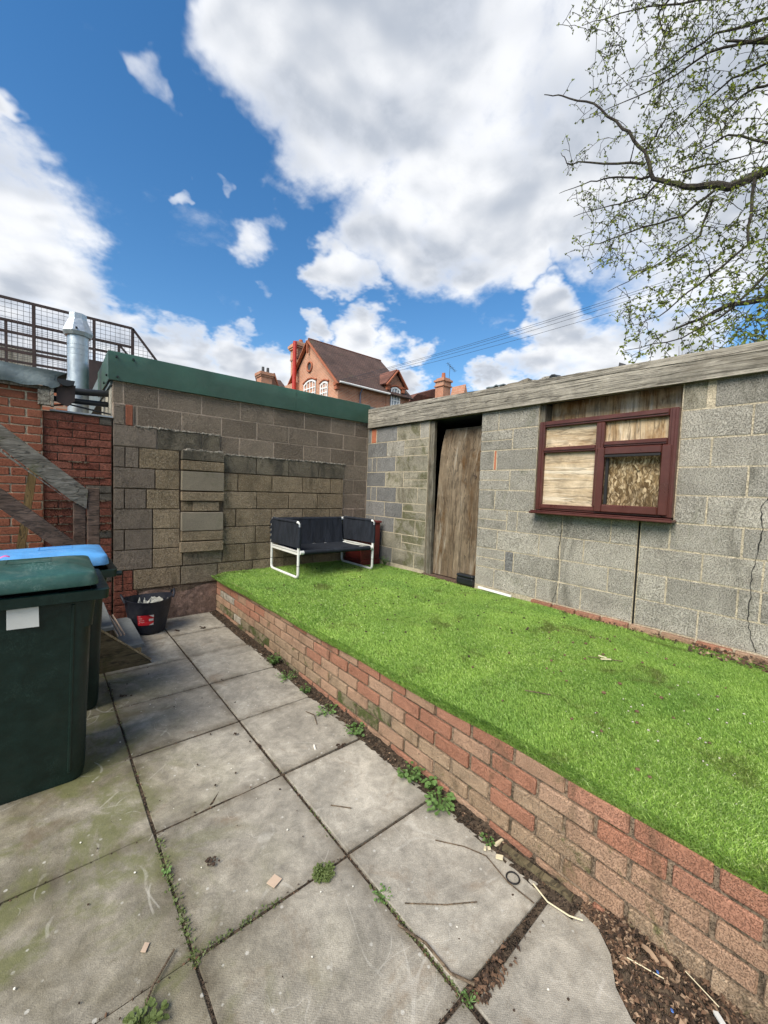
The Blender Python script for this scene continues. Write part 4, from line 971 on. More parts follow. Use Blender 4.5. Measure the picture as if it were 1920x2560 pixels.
mb = MB(); mb.tube([(SX[0]+.012, -.10, 1.150), (SX[1]-.012, -.10, 1.146)], .024, 12); mb.build('top_tube', 'white_metal', sf, True)
mb = MB(); mb.tube([(SX[0]+.012, -.16, .79), (SX[1]-.012, -.16, .79)], .02, 10); mb.build('rear_tube', 'white_metal', sf, True)
xa, xb = SX[0]+.062, SX[1]-.062
def seat(u, v):
    x = xa+(xb-xa)*u; t = v
    q = t; sag = .020*math.sin(q*math.pi)*(.8+.2*math.sin(u*3.14))
    return (x, -.845+q*.665, .8345-q*.028-sag+.002*math.sin(u*23))
mb = MB(); mb.grid(seat, 26, 22); mb.tube([(xa, -.845, .808), (xb, -.845, .801)], .0295, 14); mb.build('seat_canvas', 'fabric_navy', sf, True)
mb = MB(); mb.grid(lambda u, v: (xa-.012+(xb-xa+.024)*u, -.175+v*.05+.01*math.sin(v*3.1)*math.sin(u*3.1)+(.0035*math.sin(u*38)*(1-v)), .80+v*.352), 40, 10); mb.tube([(xa-.01, -.10, 1.151), (xb+.01, -.10, 1.147)], .0275, 12); mb.build('back_canvas', 'fabric_navy', sf, True)
for x in SX:
    for y in (-.835, -.085):
        mb = MB(); mb.tube([(x, y, .64), (x, y, .645)], .0185, 8); mb.build('joint_ring', 'rust_steel', sf)
mx = thing('maroon_cabinet', 'dark maroon wooden cabinet in the corner behind the sofa', 'cabinet', (-.26, -.31, .49))
mb = MB(); mb.b(-.435, -.085, -.49, -.09, .56, 1.10, .006); mb.build('body', 'maroon', mx)
mb = MB(); mb.b(-.452, -.07, -.51, -.075, 1.102, 1.132, .005); mb.build('top', 'maroon', mx)
mb = MB(); mb.b(-.445, -.075, -.502, -.08, .485, .558, .005); mb.build('plinth', 'maroon', mx)
mb = MB(); mb.b(-.40, -.12, -.497, -.492, .62, 1.05, .004); mb.build('panel', 'maroon', mx)

# ------------------------------------------------------------------ big brick house with gable
ho = thing('brick_house', 'large red brick Victorian house with a steep gable, round window and dormer', 'house', (12, 18, 0))
GX, Y0, Y1, EZ, AY, AZ, X1 = 9.04, 15., 21.8, 7.83, 18.43, 10.96, 14.75
def wall_y(z): return z
mb = MB(); mb.prism([(GX, Y0, 0), (GX, Y1, 0), (GX, Y1, EZ), (GX, AY, AZ-.12), (GX, Y0, EZ)], (X1-GX, 0, 0)); mb.build('gable_wall', 'house_brick_x', ho)
mb = MB(); mb.b(GX+.02, X1-.02, Y0-.012, Y0+.1, 0, EZ-.02); mb.build('front_wall', 'house_brick_y', ho)
ov = .14
def slope(x0, x1, ya, za, yb, zb2, th=.1): return [(x0, ya, za), (x1, ya, za), (x1, yb, zb2), (x0, yb, zb2)], th
rf = None
for ya, za, yb, zb2 in ((Y0-.28, EZ-.16, AY, AZ+.05), (Y1+.28, EZ-.16, AY, AZ+.05)):
    n = (Vector((0, yb-ya, zb2-za))).normalized(); up = Vector((0, -n.z, n.y)) if n.y > 0 else Vector((0, n.z, -n.y))
    mb = MB(); mb.prism([(GX-ov, ya, za), (X1+.1, ya, za), (X1+.1, yb, zb2), (GX-ov, yb, zb2)], up*.10); rf = mb.build('roof_slope', 'house_tiles', ho)
mb = MB()
for i in range(19): mb.tube([(GX-ov+i*.316, AY, AZ+.14), (GX-ov+i*.316+.30, AY, AZ+.14)], .085, 8)
mb.build('ridge_tiles', 'house_tiles_red', ho)
for ya in (Y0-.26, Y1+.26):
    mb = MB(); mb.bar((GX-ov-.03, ya, EZ-.2), (GX-ov-.03, AY, AZ+.02), .06, .20, (1, 0, 0)); mb.build('bargeboard', 'terracotta', ho)
mb = MB(); mb.bar((GX-ov-.04, AY, AZ-.08), (GX-ov-.04, AY, AZ-.75), .09, .12, (1, 0, 0)); mb.build('king_post', 'terracotta', ho)
mb = MB(); mb.box((GX-.02, Y0+.08, EZ-.35), (.22, .28, .22)); mb.box((GX-.02, Y0+.06, EZ-.12), (.3, .36, .2)); mb.build('corbel', 'terracotta', ho)
# round window
mb = MB(); mb.tube([(GX-.05, 18.34+.30*math.cos(a), 9.35+.30*math.sin(a)) for a in [2*math.pi*i/24 for i in range(24)]], .06, 8, closed=True); w_ = mb.build('round_window', 'terracotta', ho)
mb = MB(); mb.tube([(GX-.03, 18.34, 9.35), (GX+.05, 18.34, 9.35)], .26, 24); mb.build('pane', 'slate_dark', w_)
def arched(t, plane, u0, u1, z0, z1, rise, nx, nz, c):
    """white arched sash window: frame, bars and panes; plane 'x' faces -X at x=c, 'y' faces -Y at y=c"""
    P = (lambda u, z, d: (c+d, u, z)) if plane == 'x' else (lambda u, z, d: (u, c+d, z))
    um = (u0+u1)/2
    ztop = lambda u: z1-rise*((u-um)/((u1-u0)/2))**2
    def outl(k): return [(u0, z0)] + [(u0+(u1-u0)*i/k, ztop(u0+(u1-u0)*i/k)) for i in range(k+1)] + [(u1, z0)]
    off = (.12, 0, 0) if plane == 'x' else (0, .12, 0)
    mb = MB(); pl_ = outl(10); k = len(pl_); s_ = .09
    inn = [(um+(u-um)*(1-2*s_/(u1-u0)), z-s_ if z > z0+.01 else z0+s_) for u, z in pl_]
    for d in (-.03, .08): mb.v += [Vector(P(u, z, d)) for u, z in pl_]+[Vector(P(u, z, d)) for u, z in inn]
    for i in range(k):
        j = (i+1) % k; mb.f += [(i, j, k+j, k+i), (k+i, k+j, 3*k+j, 3*k+i)]
    fr = mb.build('window', 'white_trim', t)
    for i in range(1, nx):
        u = u0+(u1-u0)*i/nx; mb = MB()
        a, b = P(u-.028, z0+.05, -.02), P(u+.028, ztop(u)-.05, .03); mb.b(min(a[0], b[0]), max(a[0], b[0]), min(a[1], b[1]), max(a[1], b[1]), a[2], b[2]); mb.build('glazing_bar', 'white_trim', fr)
    for i in range(1, nz):
        z = z0+(z1-rise-z0)*i/nz; mb = MB(); h = .03 if i != nz//2 else .05
        a, b = P(u0+.05, z-h, -.017), P(u1-.05, z+h, .028); mb.b(min(a[0], b[0]), max(a[0], b[0]), min(a[1], b[1]), max(a[1], b[1]), a[2], b[2]); mb.build('glazing_bar', 'white_trim', fr)
    mb = MB(); mb.prism([P(u, z, .035) for u, z in outl(8)], tuple(x*.1 for x in off)); mb.build('pane', 'glass_pane', fr)
    mb = MB(); zz_ = [P(u0-.08+(u1-u0+.16)*i/10, ztop(max(u0, min(u1, u0-.08+(u1-u0+.16)*i/10)))+.09, -.03) for i in range(11)]; mb.tube(zz_, .06, 6); mb.build('arch', 'terracotta', fr)
arched(ho, 'x', 17.50, 19.05, 6.3, 8.50, .20, 4, 6, GX-.03); arched(ho, 'x', 16.05, 16.95, 6.3, 8.08, .12, 3, 6, GX-.03)
# gutter and downpipe
mb = MB(); mb.tube([(GX-.1, Y0-.36, EZ-.1), (12.75, Y0-.36, EZ-.12)], .06, 8); mb.build('gutter', 'white_trim', ho)
mb = MB(); mb.tube([(10.62, Y0-.3, EZ-.15), (10.62, Y0-.08, EZ-.45), (10.62, Y0-.08, 2)], .045, 8); mb.build('downpipe', 'lead_pipe', ho)
# dormer
DX0, DX1, DZ, DA = 12.62, 14.2, 8.42, 9.36; dm_ = (DX0+DX1)/2
mb = MB(); mb.prism([(DX0+.08, Y0-.06, 6.0), (DX1-.08, Y0-.06, 6.0), (DX1-.08, Y0-.06, DZ), (dm_, Y0-.06, DA-.12), (DX0+.08, Y0-.06, DZ)], (0, 2.2, 0)); dmo = mb.build('dormer', 'house_brick_y', ho)
for x0, x1 in ((DX0-.12, dm_), (DX1+.12, dm_)):
    d = Vector((x1-x0, 0, DA-DZ+.1)).normalized(); nn = Vector((-d.z, 0, d.x)) if d.x > 0 else Vector((d.z, 0, -d.x))
    mb = MB(); mb.prism([(x0, Y0-.25, DZ-.12), (x1, Y0-.25, DA), (x1, Y0+2.6, DA), (x0, Y0+1.4, DZ-.12)], nn*.09); mb.build('dormer_roof', 'house_tiles_red', dmo)
    mb = MB(); mb.bar((x0, Y0-.28, DZ-.14), (x1, Y0-.28, DA-.02), .06, .16, (0, 1, 0)); mb.build('dormer_bargeboard', 'terracotta', dmo)
for x in (DX0+.16, DX1-.16):
    mb = MB(); mb.box((x, Y0-.1, DZ-.25), (.24, .16, .3)); mb.box((x, Y0-.1, DZ-.08), (.32, .22, .1)); mb.build('dormer_corbel', 'terracotta', dmo)
arched(ho, 'y', 13.02, 13.82, 6.35, 8.30, .13, 3, 5, Y0-.10)
mb = MB(); mb.b(13.0, 13.84, Y0-.16, Y0-.07, 6.26, 6.34); mb.build('window_sill', 'white_trim', ho)
mb = MB(); mb.b(14.7, 16.2, Y0+.6, 20, 0, 7.1); mb.build('side_wing', 'house_brick_y', ho)
mb = MB(); mb.prism([(14.4, Y0+.4, 7.0), (16.4, Y0+.4, 7.0), (16.4, 18, 8.6), (14.4, 18, 8.6)], (0, -.05, .1)); mb.build('side_wing_roof', 'house_tiles', ho)
# chimney stack and red flue pipe on the left slope
mb = MB(); CX, CY = 9.5, 20.6
for w, z0, z1 in ((.95, 6, 10.3), (1.06, 10.3, 10.42), (1.0, 10.42, 11.0), (1.18, 11.0, 11.12), (1.3, 11.12, 11.3), (1.1, 11.3, 11.42)): mb.b(CX-w/2, CX+w/2, CY-w/2, CY+w/2, z0, z1)
mb.b(CX-.75, CX+.75, CY-.75, CY+.75, 6, 8.6); ch_ = mb.build('chimney', 'house_brick_x', ho)
mb = MB(); mb.tube([(CX, CY, 11.42), (CX, CY, 11.75)], [.16, .13], 10); mb.build('chimney_pot', 'terracotta', ch_)
mb = MB(); mb.tube([(GX-.35, 19.85, 2), (GX-.35, 19.85, 11.25)], .135, 12); mb.build('red_flue', 'red_pipe', ho, True)
# dry weed stems standing on the garage roof edge in front of the house
def stems(x0, y0, z, n, h, sp, label, grp):
    mb = MB()
    for i in range(n):
        x = x0+rs_.uniform(-sp, sp); y = y0+rs_.uniform(-.1, .1); hh_ = h*rs_.uniform(.5, 1.1); lx = rs_.uniform(-.12, .12)
        p = [(x, y, z), (x+lx*.4, y, z+hh_*.5), (x+lx, y, z+hh_)]; mb.tube(p, [.004, .003, .0015], 4)
        for q in range(3):
            t = rs_.uniform(.4, .9); a = rs_.uniform(-.12, .12); mb.tube([(x+lx*t, y, z+hh_*t), (x+lx*t+a, y, z+hh_*(t+.22))], [.002, .001], 3)
    tag(mb.build('dry_weed', 'dry_stem'), label, 'weed', grp)
for x_, n_, h_, lb in ((.75, 5, .62, 'left'), (1.35, 4, .42, 'middle'), (1.95, 4, .40, 'right')):
    stems(x_, 2.3, 2.75, n_, h_, .28, 'clump of dry reddish weed stems in front of the brick house, %s of the three' % lb + 'most' * (lb != 'middle'), 'dry weeds on the roof edge')
mb = MB(); mb.b(.3, 3.2, 1.6, 4.9, 2.5, 2.74); tag(mb.build('neighbour_roof', 'felt_grey'), 'low flat roof edge behind the wall corner with dry weeds', 'roof')

# smaller houses left and right
h2 = thing('far_house', 'far brick house with a twin-pot chimney, left of the big gabled house', 'house', (12, 32, 0), 'smaller far houses')
mb = MB(); mb.b(10.6, 13.6, 30.6, 36, 0, 10.2); mb.build('wall', 'house_brick_y', h2)
mb = MB(); mb.prism([(10.5, 30.4, 10.1), (13.8, 30.4, 10.1), (13.8, 33, 12.0), (11.2, 33, 12.0)], (0, -.08, .12)); mb.build('roof', 'house_tiles', h2)
mb = MB(); mb.prism([(11.15, 30.0, 9.9), (12.5, 30.0, 9.9), (11.75, 30.0, 11.75)], (0, 2.4, 0)); mb.build('gable', 'house_brick_y', h2)
for s_ in (11.1, 12.5):
    mb = MB(); mb.bar((s_, 29.95, 9.9), (11.78, 29.95, 11.8), .1, .16, (0, 1, 0)); mb.build('bargeboard', 'terracotta', h2)
mb = MB()
for w, z0, z1 in ((1.0, 8, 11.2), (1.15, 11.2, 11.35), (1.3, 11.35, 11.6)): mb.b(10.9-w/2, 10.9+w/2, 30-w/2, 30+w/2, z0, z1)
cc = mb.build('chimney', 'house_brick_y', h2)
for dx in (-.2, .25):
    mb = MB(); mb.tube([(10.95+dx, 30, 11.6), (10.95+dx, 30, 12.15)], [.15, .12], 8); mb.build('chimney_pot', 'slate_dark', cc)
h3 = thing('far_house', 'far house with a brown tiled roof and a tall chimney, right of the gabled house', 'house', (46, 42, 0), 'smaller far houses')
mb = MB(); mb.prism([(36.5, 40.5, 13.6), (40.0, 40.5, 16.7), (50.6, 44, 20.6), (52.2, 44, 18.0), (52.2, 40, 14)], (0, 4, 0)); mb.build('roof', 'house_tiles_red', h3)
mb = MB(); mb.b(37.5, 52, 41, 47, 0, 14.4); mb.build('wall', 'house_brick_y', h3)
mb = MB(); mb.prism([(50.2, 39.9, 17.6), (51.9, 39.9, 17.6), (50.85, 39.9, 20.2)], (0, 3, 0)); mb.build('gable', 'house_brick_y', h3)
mb = MB()
for w, z0, z1 in ((1.75, 14, 18.6), (2.1, 18.6, 18.8), (1.8, 18.8, 19.4), (2.2, 19.4, 19.7), (1.6, 19.7, 20.0)): mb.b(45.3-w/2, 45.3+w/2, 40-w/2, 40+w/2, z0, z1)
cc = mb.build('chimney', 'house_brick_y', h3); mb = MB(); mb.tube([(45.3, 40, 20.), (45.3, 40, 20.9)], [.34, .28], 10); mb.build('chimney_pot', 'terracotta', cc)
mb = MB(); mb.tube([(46.6, 40, 18), (46.75, 40, 22.4)], .035, 5); mb.tube([(46.1, 40, 22.7), (48.1, 40, 21.8)], .03, 5)
for i in range(6): t = i/5; mb.tube([(46.15+1.9*t, 39.6, 22.68-.86*t), (46.15+1.9*t, 40.4, 22.68-.86*t)], .02, 4); mb.tube([(46.15+1.9*t, 40, 22.45-.86*t), (46.15+1.9*t, 40, 22.9-.86*t)], .02, 4)
mb.build('aerial', 'wire_black', cc)
h4 = thing('far_house', 'small far roof with a stubby dark chimney beside the dormer', 'house', (39, 45, 0), 'smaller far houses')
mb = MB(); mb.b(38.3, 39.8, 45, 46.5, 0, 17.2); mb.b(38.1, 40, 44.8, 46.7, 17.2, 17.5); mb.build('chimney', 'slate_dark', h4)
mb = MB(); mb.tube([(38.8, 45.4, 17.5), (38.8, 45.4, 18.3)], .3, 8); mb.tube([(39.5, 45.4, 17.5), (39.5, 45.4, 18.2)], .3, 8); mb.build('chimney_pot', 'slate_dark', h4)

# overhead wires from the house eave to a pole out of view on the right
def wire(p0, p1, sag, lab):
    p0, p1 = Vector(p0), Vector(p1); pts = [p0.lerp(p1, i/24)-Vector((0, 0, sag*4*(i/24)*(1-i/24))) for i in range(25)]
    mb = MB(); mb.tube(pts, .0075, 4, caps=False); tag(mb.build('overhead_wire', 'wire_black'), lab+' of the four overhead wires running to the brick house', 'wire', 'overhead wires')
for x0, z1, lab in ((9.02, 9.70, 'topmost'), (9.15, 9.60, 'second from top'), (9.35, 9.42, 'third from top'), (9.62, 9.15, 'lowest')):
    wire((x0, 14.72, 7.86), (13.5, -2.2, z1), .22, lab)

# ------------------------------------------------------------------ tree leaning over from the right
def build_tree():
    rt = thing('birch_tree', 'half-bare spring tree with mossy limbs leaning over the shed roof', 'tree', (4.9, -6.2, 0))
    rg = random.Random(11)
    limbs = [
        ([(4.9, -6.2, 0), (4.85, -6.15, 2), (4.6, -5.9, 3.6), (4.3, -5.7, 5.0), (4.2, -5.5, 7.0), (4.1, -5.2, 9.5)], [.2, .18, .16, .14, .11, .05]),
        ([(4.6, -5.9, 3.8), (3.7, -5.3, 4.5), (2.9, -4.75, 5.0), (2.35, -4.3, 5.36), (2.0, -3.92, 5.16), (2.0, -3.5, 5.38), (2.0, -3.15, 5.66), (2., -3.02, 6.06), (1.95, -2.76, 6.5), (1.85, -2.40, 6.98), (1.8, -1.95, 7.36), (1.75, -1.7, 7.52)], [.10, .08, .062, .050, .044, .031, .025, .021, .017, .013, .009, .005]),
        ([(4.25, -5.6, 6.0), (3.4, -5.0, 7.2), (2.8, -4.4, 7.9), (2.4, -3.7, 8.4), (2.2, -3.1, 8.6), (2.0, -2.6, 8.8)], [.10, .08, .06, .045, .03, .012]),
        ([(4.2, -5.5, 7.2), (3.2, -4.9, 8.8), (2.6, -4.2, 9.5), (2.4, -3.4, 10.0)], [.09, .07, .05, .02]),
        ([(4.5, -5.85, 4.0), (3.6, -5.0, 4.1), (3.0, -4.4, 4.15), (2.6, -3.9, 4.05), (2.3, -3.4, 3.8)], [.07, .05, .04, .028, .01]),
        ([(2.9, -4.75, 5.0), (2.5, -4.5, 6.2), (2.3, -4.1, 6.75), (2.1, -3.75, 6.9)], [.05, .035, .025, .01]),
        ([(4.6, -5.9, 3.4), (3.4, -5.0, 3.3), (2.7, -4.4, 3.2), (2.2, -3.8, 3.05)], [.05, .04, .028, .01])]
    branches = [
    ([(1.90, -3.06, 5.84), (1.84, -2.40, 6.20), (1.78, -2.10, 6.34), (1.72, -2.03, 6.49)], .02),
    ([(2.10, -3.07, 5.77), (2.04, -2.69, 5.95), (1.98, -2.35, 6.04), (1.92, -1.93, 6.08)], .02),
    ([(2.20, -3.21, 5.77), (2.14, -3.00, 5.58), (2.08, -2.62, 5.64), (2.02, -2.12, 5.70)], .02),
    ([(2.00, -3.78, 5.19), (1.94, -3.51, 5.00), (1.88, -3.09, 5.03), (1.82, -2.59, 5.03), (1.76, -2.42, 5.03)], .02),
    ([(2.20, -3.75, 5.24), (2.14, -3.64, 4.80), (2.08, -3.15, 4.58), (2.02, -2.67, 4.44)], .02),
    ([(1.80, -4.16, 5.00), (1.74, -4.16, 4.31), (1.68, -3.78, 4.02), (1.62, -3.43, 3.75), (1.56, -3.19, 3.71)], .02),
    ([(1.60, -4.44, 3.98), (1.54, -4.11, 3.60), (1.48, -3.72, 3.39), (1.42, -3.17, 3.38)], .02),
    ([(2.30, -3.37, 5.77), (2.24, -3.72, 5.65), (2.18, -4.19, 5.47)], .02),
    ([(2.60, -4.23, 5.73), (2.54, -3.76, 6.12), (2.48, -3.56, 6.06), (2.42, -3.33, 6.01)], .02),
    ([(2.10, -2.97, 6.15), (2.04, -3.15, 6.27), (1.98, -3.25, 6.33), (1.92, -3.43, 6.32)], .02),
    ([(2.50, -4.15, 7.13), (2.44, -3.57, 7.38), (2.38, -3.08, 7.29), (2.32, -2.71, 7.35)], .02),
    ([(2.20, -4.18, 7.13), (2.14, -3.45, 7.63), (2.08, -2.74, 8.07), (2.02, -2.07, 8.37)], .02),
    ([(2.80, -4.14, 6.91), (2.74, -3.70, 6.95), (2.68, -3.31, 6.74), (2.62, -2.97, 6.50)], .02),
    ([(2.60, -3.13, 8.46), (2.54, -2.88, 8.26), (2.48, -2.97, 7.88), (2.42, -3.05, 7.52)], .02),
    ([(2.40, -4.21, 6.32), (2.34, -3.95, 6.37), (2.28, -3.75, 6.21), (2.22, -3.54, 6.03)], .02),
    ([(2.00, -4.24, 6.53), (1.94, -3.63, 6.75), (1.88, -3.08, 6.69), (1.82, -2.48, 6.78)], .02),
    ]
    for pts, rad in branches: limbs.append((pts, [.8*rad*(1-.8*i_/(len(pts)-1)) for i_ in range(len(pts))]))
    mb = MB(); nodes = []
    for pts, rad in limbs:
        P, Q = [], []
        for i in range(len(pts)-1):
            for s in range(4):
                t = s/4; a = Vector(pts[i]).lerp(Vector(pts[i+1]), t); j = .012
                P.append(a+Vector((rg.uniform(-j, j), rg.uniform(-j, j), rg.uniform(-j, j)))); Q.append(rad[i]*(1-t)+rad[i+1]*t)
        P.append(Vector(pts[-1])); Q.append(rad[-1]); mb.tube(P, Q, 8)
        nodes += [(p, q) for p, q in zip(P, Q) if p.y > -5.4]
    trunk = mb.build('trunk', 'bark', rt, True)
    # attractors: every twig grows from the nearest wood towards one of them
    att = []
    while len(att) < 3300:
        x = rg.uniform(1.2, 3.6); y = rg.uniform(-5.0, -1.75); z = rg.uniform(2.75, 9.6)
        s = 5.9/(x+3.9)          # view scale back to X = 2
        yy = -5.13+(y+5.13)*s; zz_ = 1.6+(z-1.6)*s
        # ragged left outline of the crown and its thin lower skirt
        lim = np.interp(zz_, [2.7, 3.1, 3.6, 4.2, 4.7, 5.3, 6.0, 7.0, 7.6, 8.2, 8.8, 9.6], [-2.9, -2.7, -3.05, -2.95, -2.5, -2.15, -2.0, -1.85, -2.0, -2.1, -1.95, -1.9])
        lim += .22*math.sin(zz_*5.3)+.12*math.sin(zz_*11)
        if yy > lim: continue
        dens_ = .35+.65*min(1, (lim-yy)/1.1)
        if 6.0 < zz_ < 7.6 and yy > -3.0: dens_ *= .35
        if rg.random() > dens_: continue
        att.append(Vector((x, y, z)))
    arr = np.array([tuple(n[0]) for n in nodes]); rr = [n[1] for n in nodes]
    att.sort(key=lambda a: float(np.min(np.sum((arr-np.array(a))**2, 1))))
    tw = MB(); leaves = []
    cap = np.zeros((90000, 3)); k = len(arr); cap[:k] = arr; rad = rr[:]
    for a in att:
        d2 = np.sum((cap[:k]-np.array(a))**2, 1); i = int(np.argmin(d2)); p = Vector(cap[i]); L = (a-p).length
        if L < .06: continue
        if L > 1.4: a = p+(a-p)*(1.4/L); L = 1.4
        droop = Vector((0, rg.uniform(-.05, .15), rg.uniform(-.28, .02)))*L
        c = p.lerp(a, .55)-droop*.7+Vector((rg.uniform(-.12, .12), rg.uniform(-.12, .12), rg.uniform(-.05, .12)))*L
        n = max(3, int(L/.09)); pts = []; rad0 = min(rad[i]*.7, .004+.012*L)
        for s in range(n+1):
            t = s/n; q = p*(1-t)**2+c*(2*t*(1-t))+a*t*t; q += Vector((rg.uniform(-1, 1), rg.uniform(-1, 1), rg.uniform(-1, 1)))*.010; pts.append(q)
        rs = [max(.0036, rad0*(1-.75*s/n)) for s in range(n+1)]; tw.tube(pts, rs, 4 if rad0 > .006 else 3, caps=False)
        for q, r_ in zip(pts[1:], rs[1:]): cap[k] = q; rad.append(r_); k += 1
        for q, q2 in zip(pts[:-1], pts[1:]):
            if rg.random() < .55: leaves.append((q2, q2-q))
            if rg.random() < .55:   # short spur with leaf cluster
                dv = Vector((rg.uniform(-1, 1), rg.uniform(-1, 1), rg.uniform(-.8, .7))).normalized()*rg.uniform(.04, .15)
                tw.tube([q2, q2+dv*.5+Vector((0, 0, .01)), q2+dv], [.0034, .003, .0024], 3, caps=False)
                for _ in range(rg.choice((1, 2, 2, 3))): leaves.append((q2+dv*rg.uniform(.6, 1.05), dv))
        for _ in range(3): leaves.append((pts[-1], pts[-1]-pts[-2]))
    tw.build('twigs', 'bark', rt)['kind'] = 'stuff'
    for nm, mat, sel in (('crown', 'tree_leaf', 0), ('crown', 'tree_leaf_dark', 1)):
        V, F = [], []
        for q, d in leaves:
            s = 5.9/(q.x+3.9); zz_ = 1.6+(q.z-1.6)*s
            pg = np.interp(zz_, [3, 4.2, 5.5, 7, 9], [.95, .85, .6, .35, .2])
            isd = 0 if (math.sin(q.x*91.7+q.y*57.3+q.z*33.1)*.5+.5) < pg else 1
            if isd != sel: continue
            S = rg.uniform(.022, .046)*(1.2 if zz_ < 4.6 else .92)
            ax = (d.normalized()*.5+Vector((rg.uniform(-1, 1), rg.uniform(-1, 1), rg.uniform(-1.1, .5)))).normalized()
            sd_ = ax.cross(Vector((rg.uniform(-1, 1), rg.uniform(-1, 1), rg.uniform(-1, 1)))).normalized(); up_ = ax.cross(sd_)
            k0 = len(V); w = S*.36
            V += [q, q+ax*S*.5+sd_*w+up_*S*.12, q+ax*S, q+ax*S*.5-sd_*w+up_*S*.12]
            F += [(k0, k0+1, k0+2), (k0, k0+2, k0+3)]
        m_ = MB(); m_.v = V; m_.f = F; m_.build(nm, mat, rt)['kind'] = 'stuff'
build_tree()
# bits of slate, felt and pipe lying along the shed roof edge
rub = [((-2.18, 2.83), (-2.42, 2.85), .06, 'felt_grey', 'thin curled scrap of felt sticking up at the left end of the roof rubble'),
       ((-2.30, 2.805), (-2.72, 2.845), .10, 'block_smooth', 'long broken slab of grey rubble on the shed roof edge'),
       ((-2.62, 2.80), (-3.02, 2.83), .08, 'block_grey', 'flat grey rubble piece right of the long slab on the shed roof')]
for (ya, za), (yb, zb2), w, mat, lab in rub:
    mb = MB(); pts = []; nn_ = 7
    up_ = [(ya+(yb-ya)*i/nn_, za+(zb2-za)*i/nn_+rs_.uniform(0, .022)) for i in range(nn_+1)]
    lo_ = [(ya+(yb-ya)*i/nn_, top(ya+(yb-ya)*i/nn_)-.03) for i in range(nn_+1)]
    if 'curled' in lab: lo_ = [(y, z-.012) for y, z in up_]
    mb.prism([(.06, y, z) for y, z in up_]+[(.06, y, z) for y, z in lo_[::-1]], (w, .0, 0)); tag(mb.build('roof_rubble', mat), lab, 'rubble', 'rubble on the shed roof')
mb = MB(); mb.tube([(.02, -3.02, 2.80), (.2, -3.0, 2.83)], .032, 10); tag(mb.build('pipe_end', 'black_pipe'), 'round black pipe end on the shed roof edge', 'pipe')
mb = MB(); mb.b(.03, .1, -3.30, -3.24, 2.75, 2.80, .006); tag(mb.build('slate_bit', 'slate_dark'), 'small dark slate lump right of the pipe end on the roof', 'slate', 'slate lumps on the roof')
mb = MB(); mb.prism([(.05, -3.62, 2.755), (.05, -3.72, 2.76), (.05, -3.68, 2.80), (.05, -3.63, 2.825)], (.06, 0, 0)); tag(mb.build('slate_bit', 'slate_dark'), 'pointed dark slate lump further right on the shed roof edge', 'slate', 'slate lumps on the roof')
# bits of roof vegetation: thin twigs poking over the beam
mb = MB()
for i in range(9):
    y = -4.05-i*.035+rs_.uniform(-.03, .03); h = rs_.uniform(.05, .16); mb.tube([(.15, y, 2.72), (.15, y+rs_.uniform(-.02, .02), 2.74+h)], [.003, .0015], 3)
tag(mb.build('roof_twigs', 'stick_brown'), 'few thin upright twigs poking over the shed roof edge', 'twigs')

